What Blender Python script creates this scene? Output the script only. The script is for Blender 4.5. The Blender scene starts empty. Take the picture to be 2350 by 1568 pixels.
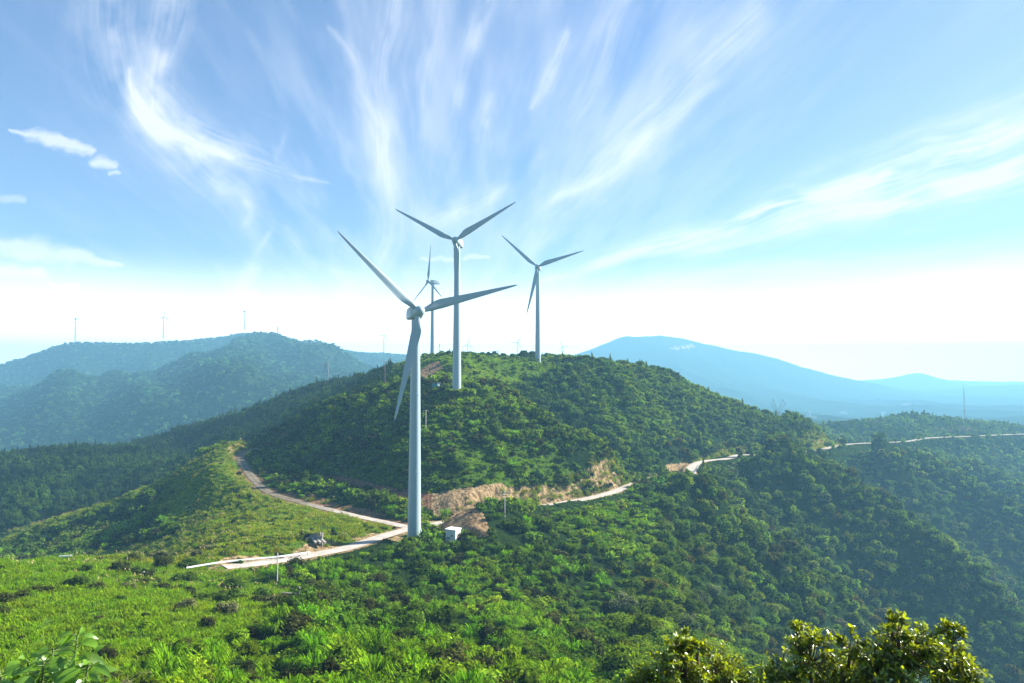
import bpy, bmesh, math, random
import numpy as np
from mathutils import Vector, Matrix, Quaternion

random.seed(7)
RNG = np.random.default_rng(7)
scene = bpy.context.scene
col = scene.collection
R = math.radians

# ------------------------------------------------------------------ camera
FOC, CX, CY, HOR = 1567.0, 1175.0, 784.0, 860.0      # measured on a 2350 x 1568 view of the photo
PITCH = math.atan((HOR - CY) / FOC)
cam_data = bpy.data.cameras.new("camera")
cam_data.sensor_width = 36.0
cam_data.lens = 36.0 * FOC / 2350.0
cam_data.clip_start = 0.1
cam_data.clip_end = 40000.0
cam = bpy.data.objects.new("camera", cam_data)
cam.location = (0, 0, 0)
cam.rotation_euler = (math.pi / 2 + PITCH, 0, 0)
col.objects.link(cam)
scene.camera = cam

# ------------------------------------------------------------------ sun, sky, exposure
SUN_AZ, SUN_EL = R(67), R(31)                          # clockwise from the view direction
SUN_DIR = Vector((math.cos(SUN_EL) * math.sin(SUN_AZ), math.cos(SUN_EL) * math.cos(SUN_AZ), math.sin(SUN_EL)))
sun_data = bpy.data.lights.new("sun", "SUN")
sun_data.energy = 5.0
sun_data.angle = R(0.5)
sun_data.color = (1.0, 0.93, 0.80)
sun = bpy.data.objects.new("sun", sun_data)
sun.rotation_euler = SUN_DIR.to_track_quat('Z', 'Y').to_euler()
col.objects.link(sun)

scene.view_settings.view_transform = 'Standard'
scene.view_settings.look = 'None'
scene.view_settings.exposure = 1.85
scene.view_settings.gamma = 1.0
scene.cycles.use_denoising = True
scene.cycles.max_bounces = 6
scene.cycles.diffuse_bounces = 3
scene.cycles.transmission_bounces = 3
scene.cycles.volume_bounces = 0
scene.cycles.sample_clamp_indirect = 4.0


def ray(px, py):
    xc = (px - CX) / FOC
    yc = -(py - CY) / FOC
    c, s = math.cos(PITCH), math.sin(PITCH)
    return xc, c - yc * s, s + yc * c


def uv_of(px, py):
    x, y, z = ray(px, py)
    return x / y, z / y


def at_depth(px, py, Y):
    u, t = uv_of(px, py)
    return Vector((u * Y, Y, t * Y))


def at_height(px, py, z):
    u, t = uv_of(px, py)
    return at_depth(px, py, z / t)


world = bpy.data.worlds.new("World")
scene.world = world
world.use_nodes = True
wn, wl = world.node_tree.nodes, world.node_tree.links
wn.clear()


class NG:
    """Small helper for node graphs."""
    def __init__(self, tree):
        self.n, self.l = tree.nodes, tree.links

    def put(self, sock, v):
        if isinstance(v, bpy.types.NodeSocket):
            self.l.new(v, sock)
        elif v is not None:
            sock.default_value = v

    def math(self, op, a, b=None, c=None, clamp=False):
        m = self.n.new("ShaderNodeMath")
        m.operation = op
        m.use_clamp = clamp
        for i, v in enumerate((a, b, c)):
            if v is not None:
                self.put(m.inputs[i], v)
        return m.outputs[0]

    def vec(self, op, a, b=None, out=0, scale=None):
        m = self.n.new("ShaderNodeVectorMath")
        m.operation = op
        self.put(m.inputs[0], a)
        if b is not None:
            self.put(m.inputs[1], b)
        if scale is not None:
            self.put(m.inputs[3], scale)
        return m.outputs[out]

    def comb(self, x, y, z=0.0):
        m = self.n.new("ShaderNodeCombineXYZ")
        for i, v in enumerate((x, y, z)):
            self.put(m.inputs[i], v)
        return m.outputs[0]

    def sep(self, v):
        m = self.n.new("ShaderNodeSeparateXYZ")
        self.put(m.inputs[0], v)
        return m.outputs

    def noise(self, v, scale, detail=3.0, rough=0.55, out=0, distortion=0.0):
        m = self.n.new("ShaderNodeTexNoise")
        if v is not None:
            self.put(m.inputs["Vector"], v)
        m.inputs["Scale"].default_value = scale
        m.inputs["Detail"].default_value = detail
        m.inputs["Roughness"].default_value = rough
        m.inputs["Distortion"].default_value = distortion
        return m.outputs[out]

    def ramp(self, v, lo, hi, a=0.0, b=1.0):
        m = self.n.new("ShaderNodeMapRange")
        m.interpolation_type = 'SMOOTHSTEP'
        self.put(m.inputs[0], v)
        for i, k in enumerate((lo, hi, a, b)):
            self.put(m.inputs[i + 1], k)
        return m.outputs[0]

    def mix(self, f, a, b, blend='MIX'):
        m = self.n.new("ShaderNodeMix")
        m.data_type = 'RGBA'
        m.blend_type = blend
        self.put(m.inputs[0], f)
        self.put(m.inputs[6], a)
        self.put(m.inputs[7], b)
        return m.outputs[2]

    def attr(self, name, kind='GEOMETRY'):
        m = self.n.new("ShaderNodeAttribute")
        m.attribute_type = kind
        m.attribute_name = name
        return m

    def node(self, t, **kw):
        m = self.n.new(t)
        for k, v in kw.items():
            self.put(m.inputs[k], v)
        return m


SKY_STRENGTH = 0.05
CLOUD_L = 6.0
# cirrus, as strokes over a 2350 x 1568 view: x, y, half width; then thickness, fibre length, fibre width
CIRRUS = [
    ([(390, -60, 70), (378, 60, 60), (352, 150, 52), (352, 240, 44)], 0.55, 150, 13),
    ([(290, 155, 12), (296, 205, 24), (326, 256, 30), (392, 302, 30), (480, 341, 26), (590, 376, 18), (680, 397, 9), (745, 411, 3)], 0.95, 170, 8),
    ([(330, 185, 40), (420, 270, 46), (540, 332, 34), (650, 372, 14)], 0.45, 130, 11),
    ([(250, -60, 130), (250, 80, 120), (290, 210, 110), (400, 340, 95), (520, 440, 70), (590, 530, 28)], 0.50, 200, 16),
    ([(420, 320, 20), (500, 400, 30), (575, 470, 22), (560, 515, 8)], 0.40, 90, 8),
    ([(620, 530, 12), (590, 610, 30), (560, 650, 44), (600, 690, 40), (690, 708, 18)], 0.62, 120, 10),
    ([(500, 600, 14), (560, 670, 30), (650, 700, 22)], 0.40, 120, 8),
    ([(560, 260, 20), (640, 300, 26), (620, 360, 14)], 0.20, 120, 8),
    ([(905, -60, 50), (880, 120, 62), (885, 300, 75), (900, 450, 70), (880, 600, 70), (800, 700, 60)], 0.44, 260, 13),
    ([(740, 70, 8), (790, 115, 16), (830, 200, 22), (860, 300, 26), (870, 400, 30)], 0.42, 200, 7),
    ([(1010, -60, 26), (985, 100, 34), (960, 260, 30), (950, 400, 30)], 0.26, 260, 9),
    ([(1150, -40, 40), (1090, 90, 40), (1060, 180, 30), (1050, 240, 22)], 0.36, 180, 10),
    ([(1140, 220, 20), (1110, 290, 34), (1100, 340, 20)], 0.34, 90, 9),
    ([(1310, 90, 14), (1275, 170, 22), (1235, 240, 10)], 0.48, 120, 7),
    ([(970, 520, 40), (1090, 465, 44), (1180, 420, 20)], 0.44, 160, 9),
    ([(1480, -60, 70), (1390, 120, 70), (1330, 260, 60), (1290, 330, 40)], 0.30, 260, 14),
    ([(1830, -60, 90), (1690, 70, 100), (1570, 170, 80), (1470, 270, 70), (1360, 380, 55), (1250, 500, 60), (1180, 600, 60)], 0.46, 320, 14),
    ([(1620, 190, 30), (1480, 310, 34), (1380, 390, 30), (1290, 430, 16), (1250, 480, 30)], 0.40, 220, 8),
    ([(1255, 632, 8), (1400, 598, 24), (1550, 560, 34), (1720, 508, 36), (1900, 450, 44), (2100, 380, 54), (2260, 320, 60), (2440, 240, 66)], 1.35, 320, 9),
    ([(1560, 590, 18), (1750, 550, 30), (1950, 490, 36), (2150, 430, 44), (2440, 340, 46)], 1.2, 320, 9),
    ([(1700, 508, 4), (1850, 468, 7), (1960, 430, 5), (2050, 395, 12)], 0.85, 200, 5),
    ([(1800, 420, 10), (2000, 350, 22), (2200, 270, 26), (2440, 170, 24)], 0.30, 260, 8),
    ([(2070, 520, 3), (2140, 512, 4)], 0.30, 80, 4),
    ([(2180, 452, 3), (2300, 432, 5), (2440, 402, 7)], 0.45, 160, 4),
    ([(1250, 760, 90), (1600, 700, 80), (2000, 650, 70), (2440, 590, 60)], 0.50, 500, 18),
    ([(1500, 650, 20), (1900, 600, 30), (2440, 520, 30)], 0.30, 400, 8),
    ([(660, 520, 18), (720, 610, 26), (800, 660, 34)], 0.26, 160, 9),
]
PUFFS = [
    ([(22, 295, 3), (70, 308, 9), (130, 326, 14), (175, 340, 11), (213, 350, 8)], 0.80),
    ([(150, 342, 5), (185, 355, 5)], 0.55),
    ([(212, 378, 8), (235, 376, 12), (262, 384, 7)], 0.80),
    ([(246, 398, 3), (276, 398, 5)], 0.65),
    ([(-60, 448, 8), (60, 462, 8)], 0.40),
    ([(-60, 550, 16), (40, 568, 20), (130, 585, 18), (200, 593, 12), (270, 606, 4)], 0.75),
    ([(-60, 616, 10), (30, 620, 13), (92, 627, 11)], 0.62),
    ([(105, 650, 3), (175, 652, 4)], 0.55),
    ([(40, 690, 8), (170, 690, 9)], 0.30),
    ([(350, 684, 3), (390, 683, 3)], 0.50),
    ([(668, 730, 3), (705, 730, 4)], 0.45),
    ([(966, 598, 3), (1000, 594, 8), (1018, 588, 8), (1040, 598, 5)], 0.85),
    ([(1054, 597, 5), (1080, 592, 8), (1122, 596, 3)], 0.85),
    ([(944, 612, 3), (990, 614, 4)], 0.40),
    ([(1620, 592, 2), (1700, 586, 4)], 0.35),
]


def _hash(ix, iy, seed):
    h = (ix.astype(np.int64) * 374761393 + iy.astype(np.int64) * 668265263 + seed * 974711) & 0x7fffffff
    h = ((h ^ (h >> 13)) * 1274126177) & 0x7fffffff
    return ((h ^ (h >> 16)) & 0xffff) / 65535.0


def vnoise(x, y, seed=0):
    x0, y0 = np.floor(x), np.floor(y)
    fx, fy = x - x0, y - y0
    fx = fx * fx * fx * (fx * (fx * 6 - 15) + 10)
    fy = fy * fy * fy * (fy * (fy * 6 - 15) + 10)
    a, b = _hash(x0, y0, seed), _hash(x0 + 1, y0, seed)
    c, d = _hash(x0, y0 + 1, seed), _hash(x0 + 1, y0 + 1, seed)
    return (a + (b - a) * fx) * (1 - fy) + (c + (d - c) * fx) * fy


def fbm(x, y, wl, octaves=4, seed=0, gain=0.5, ridged=False):
    out, amp, tot = 0.0, 1.0, 0.0
    for k in range(octaves):
        n = vnoise(x / wl, y / wl, seed + 17 * k) * 2 - 1
        if ridged:
            n = 1 - 2 * np.abs(n)
        out = out + n * amp
        tot += amp
        amp *= gain
        wl *= 0.5
    return out / tot


def sstep(a, b, x):
    q = np.clip((x - a) / (b - a), 0, 1)
    return q * q * (3 - 2 * q)


SKY_U, SKY_T = 1.0, 0.72          # the cirrus covers azimuth slopes -1..1 and height slopes 0..0.72


def smooth_line(pts, sub=5):
    P = [np.array(p, float) for p in pts]
    out = []
    for i in range(len(P) - 1):
        p0, p1, p2, p3 = P[max(i - 1, 0)], P[i], P[i + 1], P[min(i + 2, len(P) - 1)]
        for k in range(sub):
            s = k / sub
            q = 0.5 * (2 * p1 + (p2 - p0) * s + (2 * p0 - 5 * p1 + 4 * p2 - p3) * s * s + (3 * p1 - p0 - 3 * p2 + p3) * s ** 3)
            q[2] = p1[2] + (p2[2] - p1[2]) * s
            out.append(tuple(q))
    return out + [tuple(P[-1])]


def cirrus_map(w, h):
    """thickness of the cirrus over the sky in front: every stroke has fibres that run along it"""
    u = (np.arange(w) + 0.5) / w * 2 * SKY_U - SKY_U
    t = (np.arange(h) + 0.5) / h * SKY_T
    U, T = np.meshgrid(u, t)
    c, s = math.cos(PITCH), math.sin(PITCH)
    dep = c + T * s
    X, Y = CX + FOC * U / dep, CY - FOC * (T * c - s) / dep
    WX = X + fbm(X, Y, 300, 3, 41) * 34 + fbm(X, Y, 70, 2, 43) * 4
    WY = Y + fbm(X, Y, 300, 3, 42) * 26 + fbm(X, Y, 70, 2, 44) * 3
    out = np.zeros_like(X)
    for n, (pts, dens, fl, fw) in enumerate(CIRRUS):
        pts = smooth_line(pts)
        x0, x1 = min(p[0] for p in pts) - 330, max(p[0] for p in pts) + 330
        y0, y1 = min(p[1] for p in pts) - 330, max(p[1] for p in pts) + 330
        m = (X > x0) & (X < x1) & (Y > y0) & (Y < y1)
        px, py = WX[m], WY[m]
        best = np.full(px.shape, 1e9); bs = np.zeros(px.shape); bw = np.ones(px.shape); bd = np.zeros(px.shape); bf = np.zeros(px.shape)
        run = 0.0
        total = sum(math.hypot(b[0] - a[0], b[1] - a[1]) for a, b in zip(pts, pts[1:]))
        for a, b in zip(pts, pts[1:]):
            L = math.hypot(b[0] - a[0], b[1] - a[1])
            ex, ey = (b[0] - a[0]) / L, (b[1] - a[1]) / L
            al = (px - a[0]) * ex + (py - a[1]) * ey
            ac = np.clip(al, 0, L)
            dd = np.hypot(px - a[0] - ac * ex, py - a[1] - ac * ey)
            wd = a[2] + (b[2] - a[2]) * ac / L
            q = dd / wd
            k = q < best
            best[k] = q[k]
            bs[k] = (run + al)[k]
            bd[k] = ((px - a[0]) * -ey + (py - a[1]) * ex)[k]
            run += L
        fib = fbm(bs / (fl * 0.8), bd / (fw * 0.6), 1.0, 4, 60 + n, 0.6)
        fib2 = fbm(bs / (fl * 0.45), bd / (fw * 4.5), 1.0, 4, 90 + n, 0.5)
        prof = np.exp(-1.9 * best ** 1.6)
        ends = sstep(-40, 0.18 * total, bs) * sstep(total + 40, total * 0.82, bs)
        ends = 0.35 + 0.65 * ends
        v = prof * ends * np.clip(0.62 + 0.42 * fib + 0.80 * fib2, 0, 1.5)
        out[m] += dens * v
    # faint veil of combed fibres over the whole sky, fanning from one far point
    ax = (X - 1010) / np.maximum(1000 - Y, 60)
    ay = 1000 / np.maximum(1000 - Y, 60)
    v1 = fbm(ax, ay * 0.35, 0.5, 4, 5)
    v2 = fbm(ax, ay * 0.25, 0.10, 4, 6, 0.6)
    veil = sstep(-0.35, 0.55, v1 * 0.9 + v2 * 0.55) * sstep(420, 800, X) * sstep(2000, 1300, X + (Y - 300) * 0.6)
    out += 0.16 * sstep(1350, 2300, X + (Y - 400) * 0.5) * (0.75 + 0.5 * fbm(ax, ay * 0.3, 0.35, 4, 9))
    out += 0.30 * veil + 0.07 * sstep(-0.2, 0.6, v2)
    PX, PY = X + fbm(X, Y, 46, 4, 71) * 17, Y + fbm(X, Y, 46, 4, 72) * 9
    for n, (pts, dens) in enumerate(PUFFS):
        x0, x1 = min(p[0] for p in pts) - 90, max(p[0] for p in pts) + 90
        y0, y1 = min(p[1] for p in pts) - 70, max(p[1] for p in pts) + 70
        m = (X > x0) & (X < x1) & (Y > y0) & (Y < y1)
        px, py = PX[m], PY[m]
        best = np.full(px.shape, 1e9)
        for a, b in zip(pts, pts[1:]):
            ba = np.array([b[0] - a[0], b[1] - a[1]], float)
            hh = np.clip(((px - a[0]) * ba[0] + (py - a[1]) * ba[1]) / (ba @ ba), 0, 1)
            best = np.minimum(best, np.hypot(px - a[0] - ba[0] * hh, py - a[1] - ba[1] * hh) / (a[2] + (b[2] - a[2]) * hh))
        tex = fbm(px, py * 2.2, 40, 4, 80 + n)
        out[m] = np.maximum(out[m], dens * sstep(1.9, 0.1, best - tex * 0.8))
    return np.clip(out, 0, 1)


def build_sky():
    g = NG(world.node_tree)
    w, h = 1800, 648
    dm = cirrus_map(w, h).astype(np.float32)
    img = bpy.data.images.new("cirrus", w, h, alpha=False, float_buffer=True, is_data=True)
    px = np.ones((h, w, 4), np.float32)
    px[..., :3] = dm[..., None]
    img.pixels.foreach_set(px.ravel())
    img.update()
    img.pack()
    tc = g.node("ShaderNodeTexCoord")
    sky = g.node("ShaderNodeTexSky")
    sky.sky_type = 'NISHITA'
    sky.sun_disc = False
    sky.sun_elevation = SUN_EL
    sky.sun_rotation = SUN_AZ
    sky.altitude = 300.0
    sky.air_density = 1.0
    sky.dust_density = 0.0
    sky.ozone_density = 3.0
    dx, dy, dz = g.sep(tc.outputs["Generated"])
    dyc = g.math('MAXIMUM', dy, 0.05)
    iu = g.math('MULTIPLY_ADD', g.math('DIVIDE', dx, dyc), 0.5 / SKY_U, 0.5)
    it = g.math('DIVIDE', g.math('DIVIDE', dz, dyc), SKY_T)
    tex = g.node("ShaderNodeTexImage", Vector=g.comb(iu, it))
    tex.image = img
    tex.extension = 'EXTEND'
    front = g.math('MULTIPLY', g.ramp(dy, 0.1, 0.3), g.ramp(dz, -0.03, 0.02))
    dens = g.math('MULTIPLY', tex.outputs["Color"], front)
    # compress the sky colour: toned down most where it is brightest, towards the sun
    even = g.math('DIVIDE', 1.18, g.math('MULTIPLY_ADD', g.sep(sky.outputs[0])[1], 0.075, 1.0))
    blue = g.vec('MULTIPLY', g.vec('SCALE', sky.outputs[0], scale=even), (1.03, 0.97, 1.03))
    cloud = g.mix(dens, blue, (CLOUD_L * 0.97, CLOUD_L * 0.98, CLOUD_L * 1.06, 1.0))
    low = g.math('MULTIPLY', g.math('MULTIPLY', g.ramp(dz, 0.17, 0.0), g.ramp(dy, -0.1, 0.6)), 0.85)             # hazy white glow painted into the sky colour low over the horizon
    cloud = g.mix(low, cloud, (24.0, 20.5, 20.5, 1.0))
    bg = g.node("ShaderNodeBackground", Color=cloud, Strength=SKY_STRENGTH)
    out = g.node("ShaderNodeOutputWorld")
    wl.new(bg.outputs[0], out.inputs["Surface"])


build_sky()

# ------------------------------------------------------------------ helpers
def tag(o, label=None, cat=None, group=None, kind=None):
    if label: o["label"] = label
    if cat: o["category"] = cat
    if group: o["group"] = group
    if kind: o["kind"] = kind
    return o


# ------------------------------------------------------------------ terrain
# survey points (photo x, photo y, distance in metres): the visible slopes, crests and the hidden hollows between them
SURVEY = []
def S(*pts): SURVEY.extend(pts)
# under and near the camera
for a in (-1100, -300, 300, 900, 1500, 2100, 2700, 3400):
    S((a, 2450, 3), (a, 2050, 8), (a, 1760, 20))
S((-600, 1700, 35), (0, 1640, 40), (600, 1660, 45), (1175, 1680, 50), (1600, 1750, 50), (2100, 1850, 60), (2600, 1900, 80))
# near meadow and scrub below the road
S((-500, 1500, 60), (0, 1568, 55), (300, 1568, 62), (600, 1568, 70), (900, 1568, 75), (1175, 1568, 80), (1500, 1590, 95))
S((-500, 1400, 85), (0, 1450, 75), (300, 1450, 85), (600, 1450, 95), (900, 1450, 104), (1175, 1450, 112), (1400, 1470, 122))
S((0, 1350, 100), (300, 1350, 115), (600, 1350, 130), (900, 1340, 148), (1175, 1350, 152), (1350, 1380, 160))
S((-400, 1305, 112), (0, 1292, 122), (200, 1292, 130), (350, 1297, 138), (450, 1300, 143), (800, 1280, 158), (1000, 1255, 172), (1175, 1270, 175))
# strip of plumed grass beyond the rail
S((150, 1282, 142), (300, 1280, 148), (500, 1270, 152), (650, 1260, 158), (720, 1250, 164))
# shaded hollow behind it
S((-500, 1440, 190), (-200, 1400, 190), (0, 1370, 190), (150, 1350, 190), (300, 1325, 188), (420, 1300, 182))
# grassy mound beside the road
S((560, 1235, 182), (700, 1215, 186), (830, 1218, 186), (900, 1208, 196), (850, 1197, 202), (750, 1172, 216), (680, 1150, 226), (625, 1128, 236))
S((536, 1228, 187), (600, 1180, 208), (650, 1163, 218), (574, 1122, 240), (500, 1075, 264), (462, 1085, 266), (530, 1045, 296))
S((450, 1205, 222), (400, 1235, 218), (480, 1160, 240), (520, 1190, 214), (440, 1120, 266))
# left spur crest and its shaded near face
S((545, 1012, 312), (500, 1028, 308), (450, 1060, 302), (400, 1090, 298), (300, 1130, 294), (200, 1168, 290), (100, 1190, 288), (0, 1235, 282), (-200, 1300, 270))
S((400, 1150, 278), (300, 1195, 272), (200, 1225, 274), (100, 1245, 272), (0, 1270, 262), (300, 1258, 232), (150, 1268, 248), (-200, 1330, 250))
# hollow behind the left spur
S((-300, 1350, 325), (0, 1285, 320), (150, 1235, 330), (300, 1185, 338), (420, 1110, 350))
# dark forest ridge on the left
S((-200, 1075, 430), (0, 1047, 440), (100, 1042, 445), (200, 1034, 450), (300, 1034, 452), (400, 1046, 450), (440, 1062, 430))
S((0, 1120, 385), (150, 1120, 385), (300, 1090, 395), (0, 1200, 335), (150, 1175, 345))
S((-300, 1180, 560), (0, 1140, 560), (200, 1110, 570), (400, 1090, 580))
# long ridge falling to the left from the summit
S((990, 822, 372), (930, 832, 400), (885, 850, 430), (840, 872, 450), (770, 884, 475), (700, 894, 500), (640, 918, 515), (560, 954, 530), (480, 976, 540), (400, 1010, 550), (320, 1028, 560))
S((800, 905, 400), (700, 940, 410), (620, 985, 420), (560, 1000, 400), (640, 965, 440), (480, 1022, 430), (520, 1000, 440), (420, 1045, 470))
S((800, 960, 620), (640, 1010, 660), (480, 1050, 680), (950, 900, 560), (1100, 890, 560))
# main hill: shoulder of the middle turbine, left rim, face
S((900, 889, 296), (820, 899, 312), (740, 929, 322), (680, 960, 325), (625, 1005, 322), (607, 1050, 305), (612, 1095, 272))
S((700, 985, 372), (640, 1035, 365), (780, 935, 360), (870, 905, 340))
S((1043, 896, 276), (1000, 895, 282), (1100, 900, 276), (960, 897, 286), (950, 876, 318), (1000, 870, 318), (1080, 868, 320))
S((985, 850, 336), (1000, 824, 348), (1060, 819, 352), (1130, 832, 366), (1090, 850, 335))
S((1000, 940, 263), (1000, 1000, 248), (1000, 1050, 238), (1000, 1100, 229), (1000, 1136, 223), (1000, 1185, 214))
S((850, 940, 284), (850, 1000, 264), (850, 1060, 248), (850, 1115, 236), (720, 1000, 288), (720, 1050, 272), (760, 1092, 254), (670, 1070, 280))
S((1200, 925, 284), (1300, 982, 277), (1365, 1024, 272), (1398, 1066, 269), (1408, 1100, 266))
S((1200, 985, 264), (1200, 1050, 252), (1200, 1108, 241), (1300, 1060, 260), (1330, 1098, 256), (1100, 1000, 253), (1100, 1080, 237))
# gully between the main hill and the right ridge
S((1200, 950, 325), (1250, 995, 325), (1330, 1060, 322), (1400, 1110, 314), (1445, 1122, 300), (1480, 1092, 325))
# right ridge: crest, then its face
S((1180, 837, 378), (1235, 836, 390), (1300, 836, 394), (1350, 824, 398), (1385, 838, 405), (1450, 853, 414), (1520, 864, 424), (1600, 889, 434), (1700, 924, 444), (1800, 954, 456), (1870, 988, 468), (1905, 1014, 474))
S((1200, 880, 355), (1300, 900, 355), (1400, 920, 365), (1400, 985, 340), (1500, 960, 378), (1500, 1040, 350), (1600, 990, 398), (1600, 1040, 378), (1700, 1010, 418), (1750, 1024, 424), (1820, 1008, 448))
S((1500, 900, 400), (1300, 960, 335))
S((1200, 880, 520), (1400, 900, 560), (1600, 960, 600), (1750, 1010, 590))
# bank and mound hiding the road behind the hut
S((1085, 1172, 194), (1130, 1168, 201), (1180, 1172, 208), (1230, 1177, 214), (1320, 1160, 228), (1420, 1128, 250), (1480, 1103, 276), (1550, 1100, 292))
S((1060, 1222, 184), (1005, 1212, 190), (1100, 1230, 180), (1200, 1210, 192), (1300, 1210, 204), (1400, 1190, 222))
# right-hand valley side
S((1480, 1150, 250), (1500, 1220, 226), (1500, 1300, 200), (1500, 1400, 168), (1500, 1500, 138), (1350, 1290, 185))
S((1640, 1090, 345), (1700, 1075, 372), (1650, 1160, 305), (1650, 1260, 262), (1650, 1370, 225), (1650, 1500, 180))
S((1800, 1062, 412), (1850, 1110, 395), (1800, 1200, 330), (1800, 1300, 285), (1800, 1400, 250), (1800, 1500, 220), (1800, 1620, 190))
S((1900, 1050, 455), (1990, 1045, 520), (1980, 1150, 400), (2000, 1250, 360), (2000, 1350, 325), (2000, 1480, 280))
S((1900, 1075, 470), (2000, 1140, 450), (2100, 1205, 425), (2250, 1310, 400))
S((2100, 1040, 590), (2100, 1100, 520), (2150, 1150, 490), (2250, 1215, 470), (2350, 1270, 450), (2500, 1360, 430))
S((2150, 1270, 400), (2200, 1370, 345), (2350, 1440, 350), (2150, 1470, 305), (2150, 1600, 265), (2500, 1600, 330))
S((2150, 1090, 570), (2250, 1140, 560), (2350, 1190, 545))
S((2230, 1030, 650), (2250, 1070, 620), (2350, 1040, 690), (2350, 1110, 630), (2600, 1200, 640), (2600, 1060, 760), (2900, 1400, 500))
# low hill on the right, behind
S((1880, 972, 740), (1940, 960, 760), (2000, 950, 780), (2060, 943, 795), (2110, 940, 805), (2160, 950, 815), (2210, 955, 830), (2280, 961, 850), (2350, 974, 880), (2550, 1000, 920))
S((1900, 1000, 650), (2000, 992, 680), (2100, 985, 715), (2200, 985, 745), (2300, 985, 790))
S((1800, 1040, 560), (1880, 1030, 600))
S((1900, 1040, 1000), (2100, 1030, 1050), (2350, 1040, 1100), (2700, 1060, 1100), (1700, 1010, 900))
# left mountain
RIDGE_L = ((-500, 880, 2000), (-200, 860, 2000), (0, 836, 2000), (60, 819, 2000), (130, 793, 2000), (165, 787, 1990), (250, 789, 1990), (320, 788, 2000), (400, 781, 2030), (480, 773, 2120), (540, 763, 2240), (565, 760, 2300), (600, 767, 2350), (640, 777, 2450), (700, 793, 2550), (760, 811, 2600), (785, 823, 2620))
for q in RIDGE_L:
    S((q[0], q[1] + 7, q[2]), (q[0], q[1] + 26, q[2] * 1.09), (q[0], q[1] + 55, q[2] * 1.2))
S((0, 908, 1740), (100, 904, 1740), (180, 898, 1740), (250, 884, 1750), (330, 868, 1760), (400, 860, 1770), (490, 842, 1820))
S((0, 880, 1890), (130, 868, 1890), (250, 852, 1900), (400, 838, 1920), (500, 806, 2060), (-200, 900, 1880))
S((-200, 905, 1600), (0, 891, 1600), (100, 889, 1600), (180, 884, 1600), (240, 872, 1600), (320, 859, 1610), (400, 852, 1620), (470, 847, 1650), (550, 828, 1750), (590, 812, 1900))
S((-200, 930, 1450), (0, 950, 1350), (150, 950, 1350), (300, 930, 1350), (450, 900, 1400), (600, 870, 1500), (650, 830, 2000), (720, 850, 1800), (800, 850, 2000))
S((0, 1010, 1150), (150, 1010, 1150), (300, 980, 1150), (450, 950, 1200), (600, 910, 1300), (720, 890, 1500), (-300, 1050, 1050))
S((0, 1090, 900), (200, 1080, 900), (400, 1060, 900), (600, 1000, 950), (800, 930, 1100), (950, 890, 1300), (1100, 880, 1400))
S((0, 900, 2700), (300, 880, 2800), (600, 860, 3100), (-400, 920, 2700))
# low far hills in the middle
S((820, 826, 2650), (850, 820, 2600), (885, 814, 2550), (930, 818, 2550), (980, 826, 2550), (1060, 838, 2500), (1110, 826, 3000), (1150, 819, 3000), (1195, 829, 3000), (1250, 838, 3000))
S((900, 860, 3600), (1100, 862, 3800), (1000, 870, 2000), (1200, 872, 2000))
# far right mountain and the hazy hills beyond it, the plain with the town
S((1260, 836, 4300), (1310, 822, 4300), (1360, 800, 4250), (1440, 769, 4200), (1500, 772, 4200), (1550, 774, 4200), (1585, 793, 4150), (1700, 808, 4150), (1760, 818, 4150), (1820, 840, 4200), (1900, 862, 4250), (1960, 877, 4300), (2020, 884, 4400))
S((1400, 850, 3300), (1500, 850, 3300), (1500, 810, 3700), (1600, 850, 3400), (1700, 870, 3500), (1800, 890, 3600), (1450, 900, 2500), (1650, 910, 2600), (1900, 905, 3700))
S((2020, 905, 5200), (1990, 884, 6200), (2050, 870, 6300), (2105, 855, 6300), (2150, 866, 6300), (2200, 884, 6300), (2350, 884, 6400))
S((2080, 906, 4300), (2150, 900, 4700), (2250, 890, 4900), (2350, 882, 5000), (2700, 880, 5000))
S((1800, 933, 2600), (2000, 930, 2800), (2200, 928, 2900), (2400, 930, 2800), (1700, 955, 1900), (1900, 965, 1750), (2100, 970, 1700), (2350, 975, 1700), (2800, 980, 1700))
for a in (-800, 0, 800, 1600, 2400, 3200):
    S((a, 880, 6900), (a, 872, 9000))

def squeeze(Y): return Y if Y < 2600 else 2600 + (Y - 2600) * 0.8
sv = np.array([(*uv_of(px, py), math.log(squeeze(Y))) for px, py, Y in SURVEY])
CU, CT, CV = sv[:, 0], sv[:, 1], sv[:, 2]
EPS2 = 0.02 ** 2
_A = np.sqrt((CU[:, None] - CU[None]) ** 2 + (CV[:, None] - CV[None]) ** 2 + EPS2)
n_ = len(CU)
_M = np.zeros((n_ + 1, n_ + 1))
_M[:n_, :n_] = _A - np.eye(n_) * 0.004
_M[n_, :n_] = _M[:n_, n_] = 1
_W = np.linalg.solve(_M, np.concatenate([CT, [0]]))


def slope_of(u, v):
    """height over distance of the bare land at azimuth u and log distance v (radial basis fit of the survey)"""
    sh = u.shape
    u, v = u.ravel(), v.ravel()
    out = np.empty(len(u))
    for i in range(0, len(u), 40000):
        a, b = u[i:i + 40000, None], v[i:i + 40000, None]
        out[i:i + 40000] = np.sqrt((a - CU) ** 2 + (b - CV) ** 2 + EPS2) @ _W[:n_] + _W[n_]
    return out.reshape(sh)


def hit(px, py, y0=100, y1=1200):
    """the point of the bare land that the photo shows at px, py"""
    u, t = uv_of(px, py)
    v = np.linspace(math.log(y0), math.log(y1), 600)
    tt = slope_of(np.full_like(v, u), v)
    k = int(np.argmax(tt >= t))
    Y = math.exp(v[k])
    return np.array([u * Y, Y])


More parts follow.
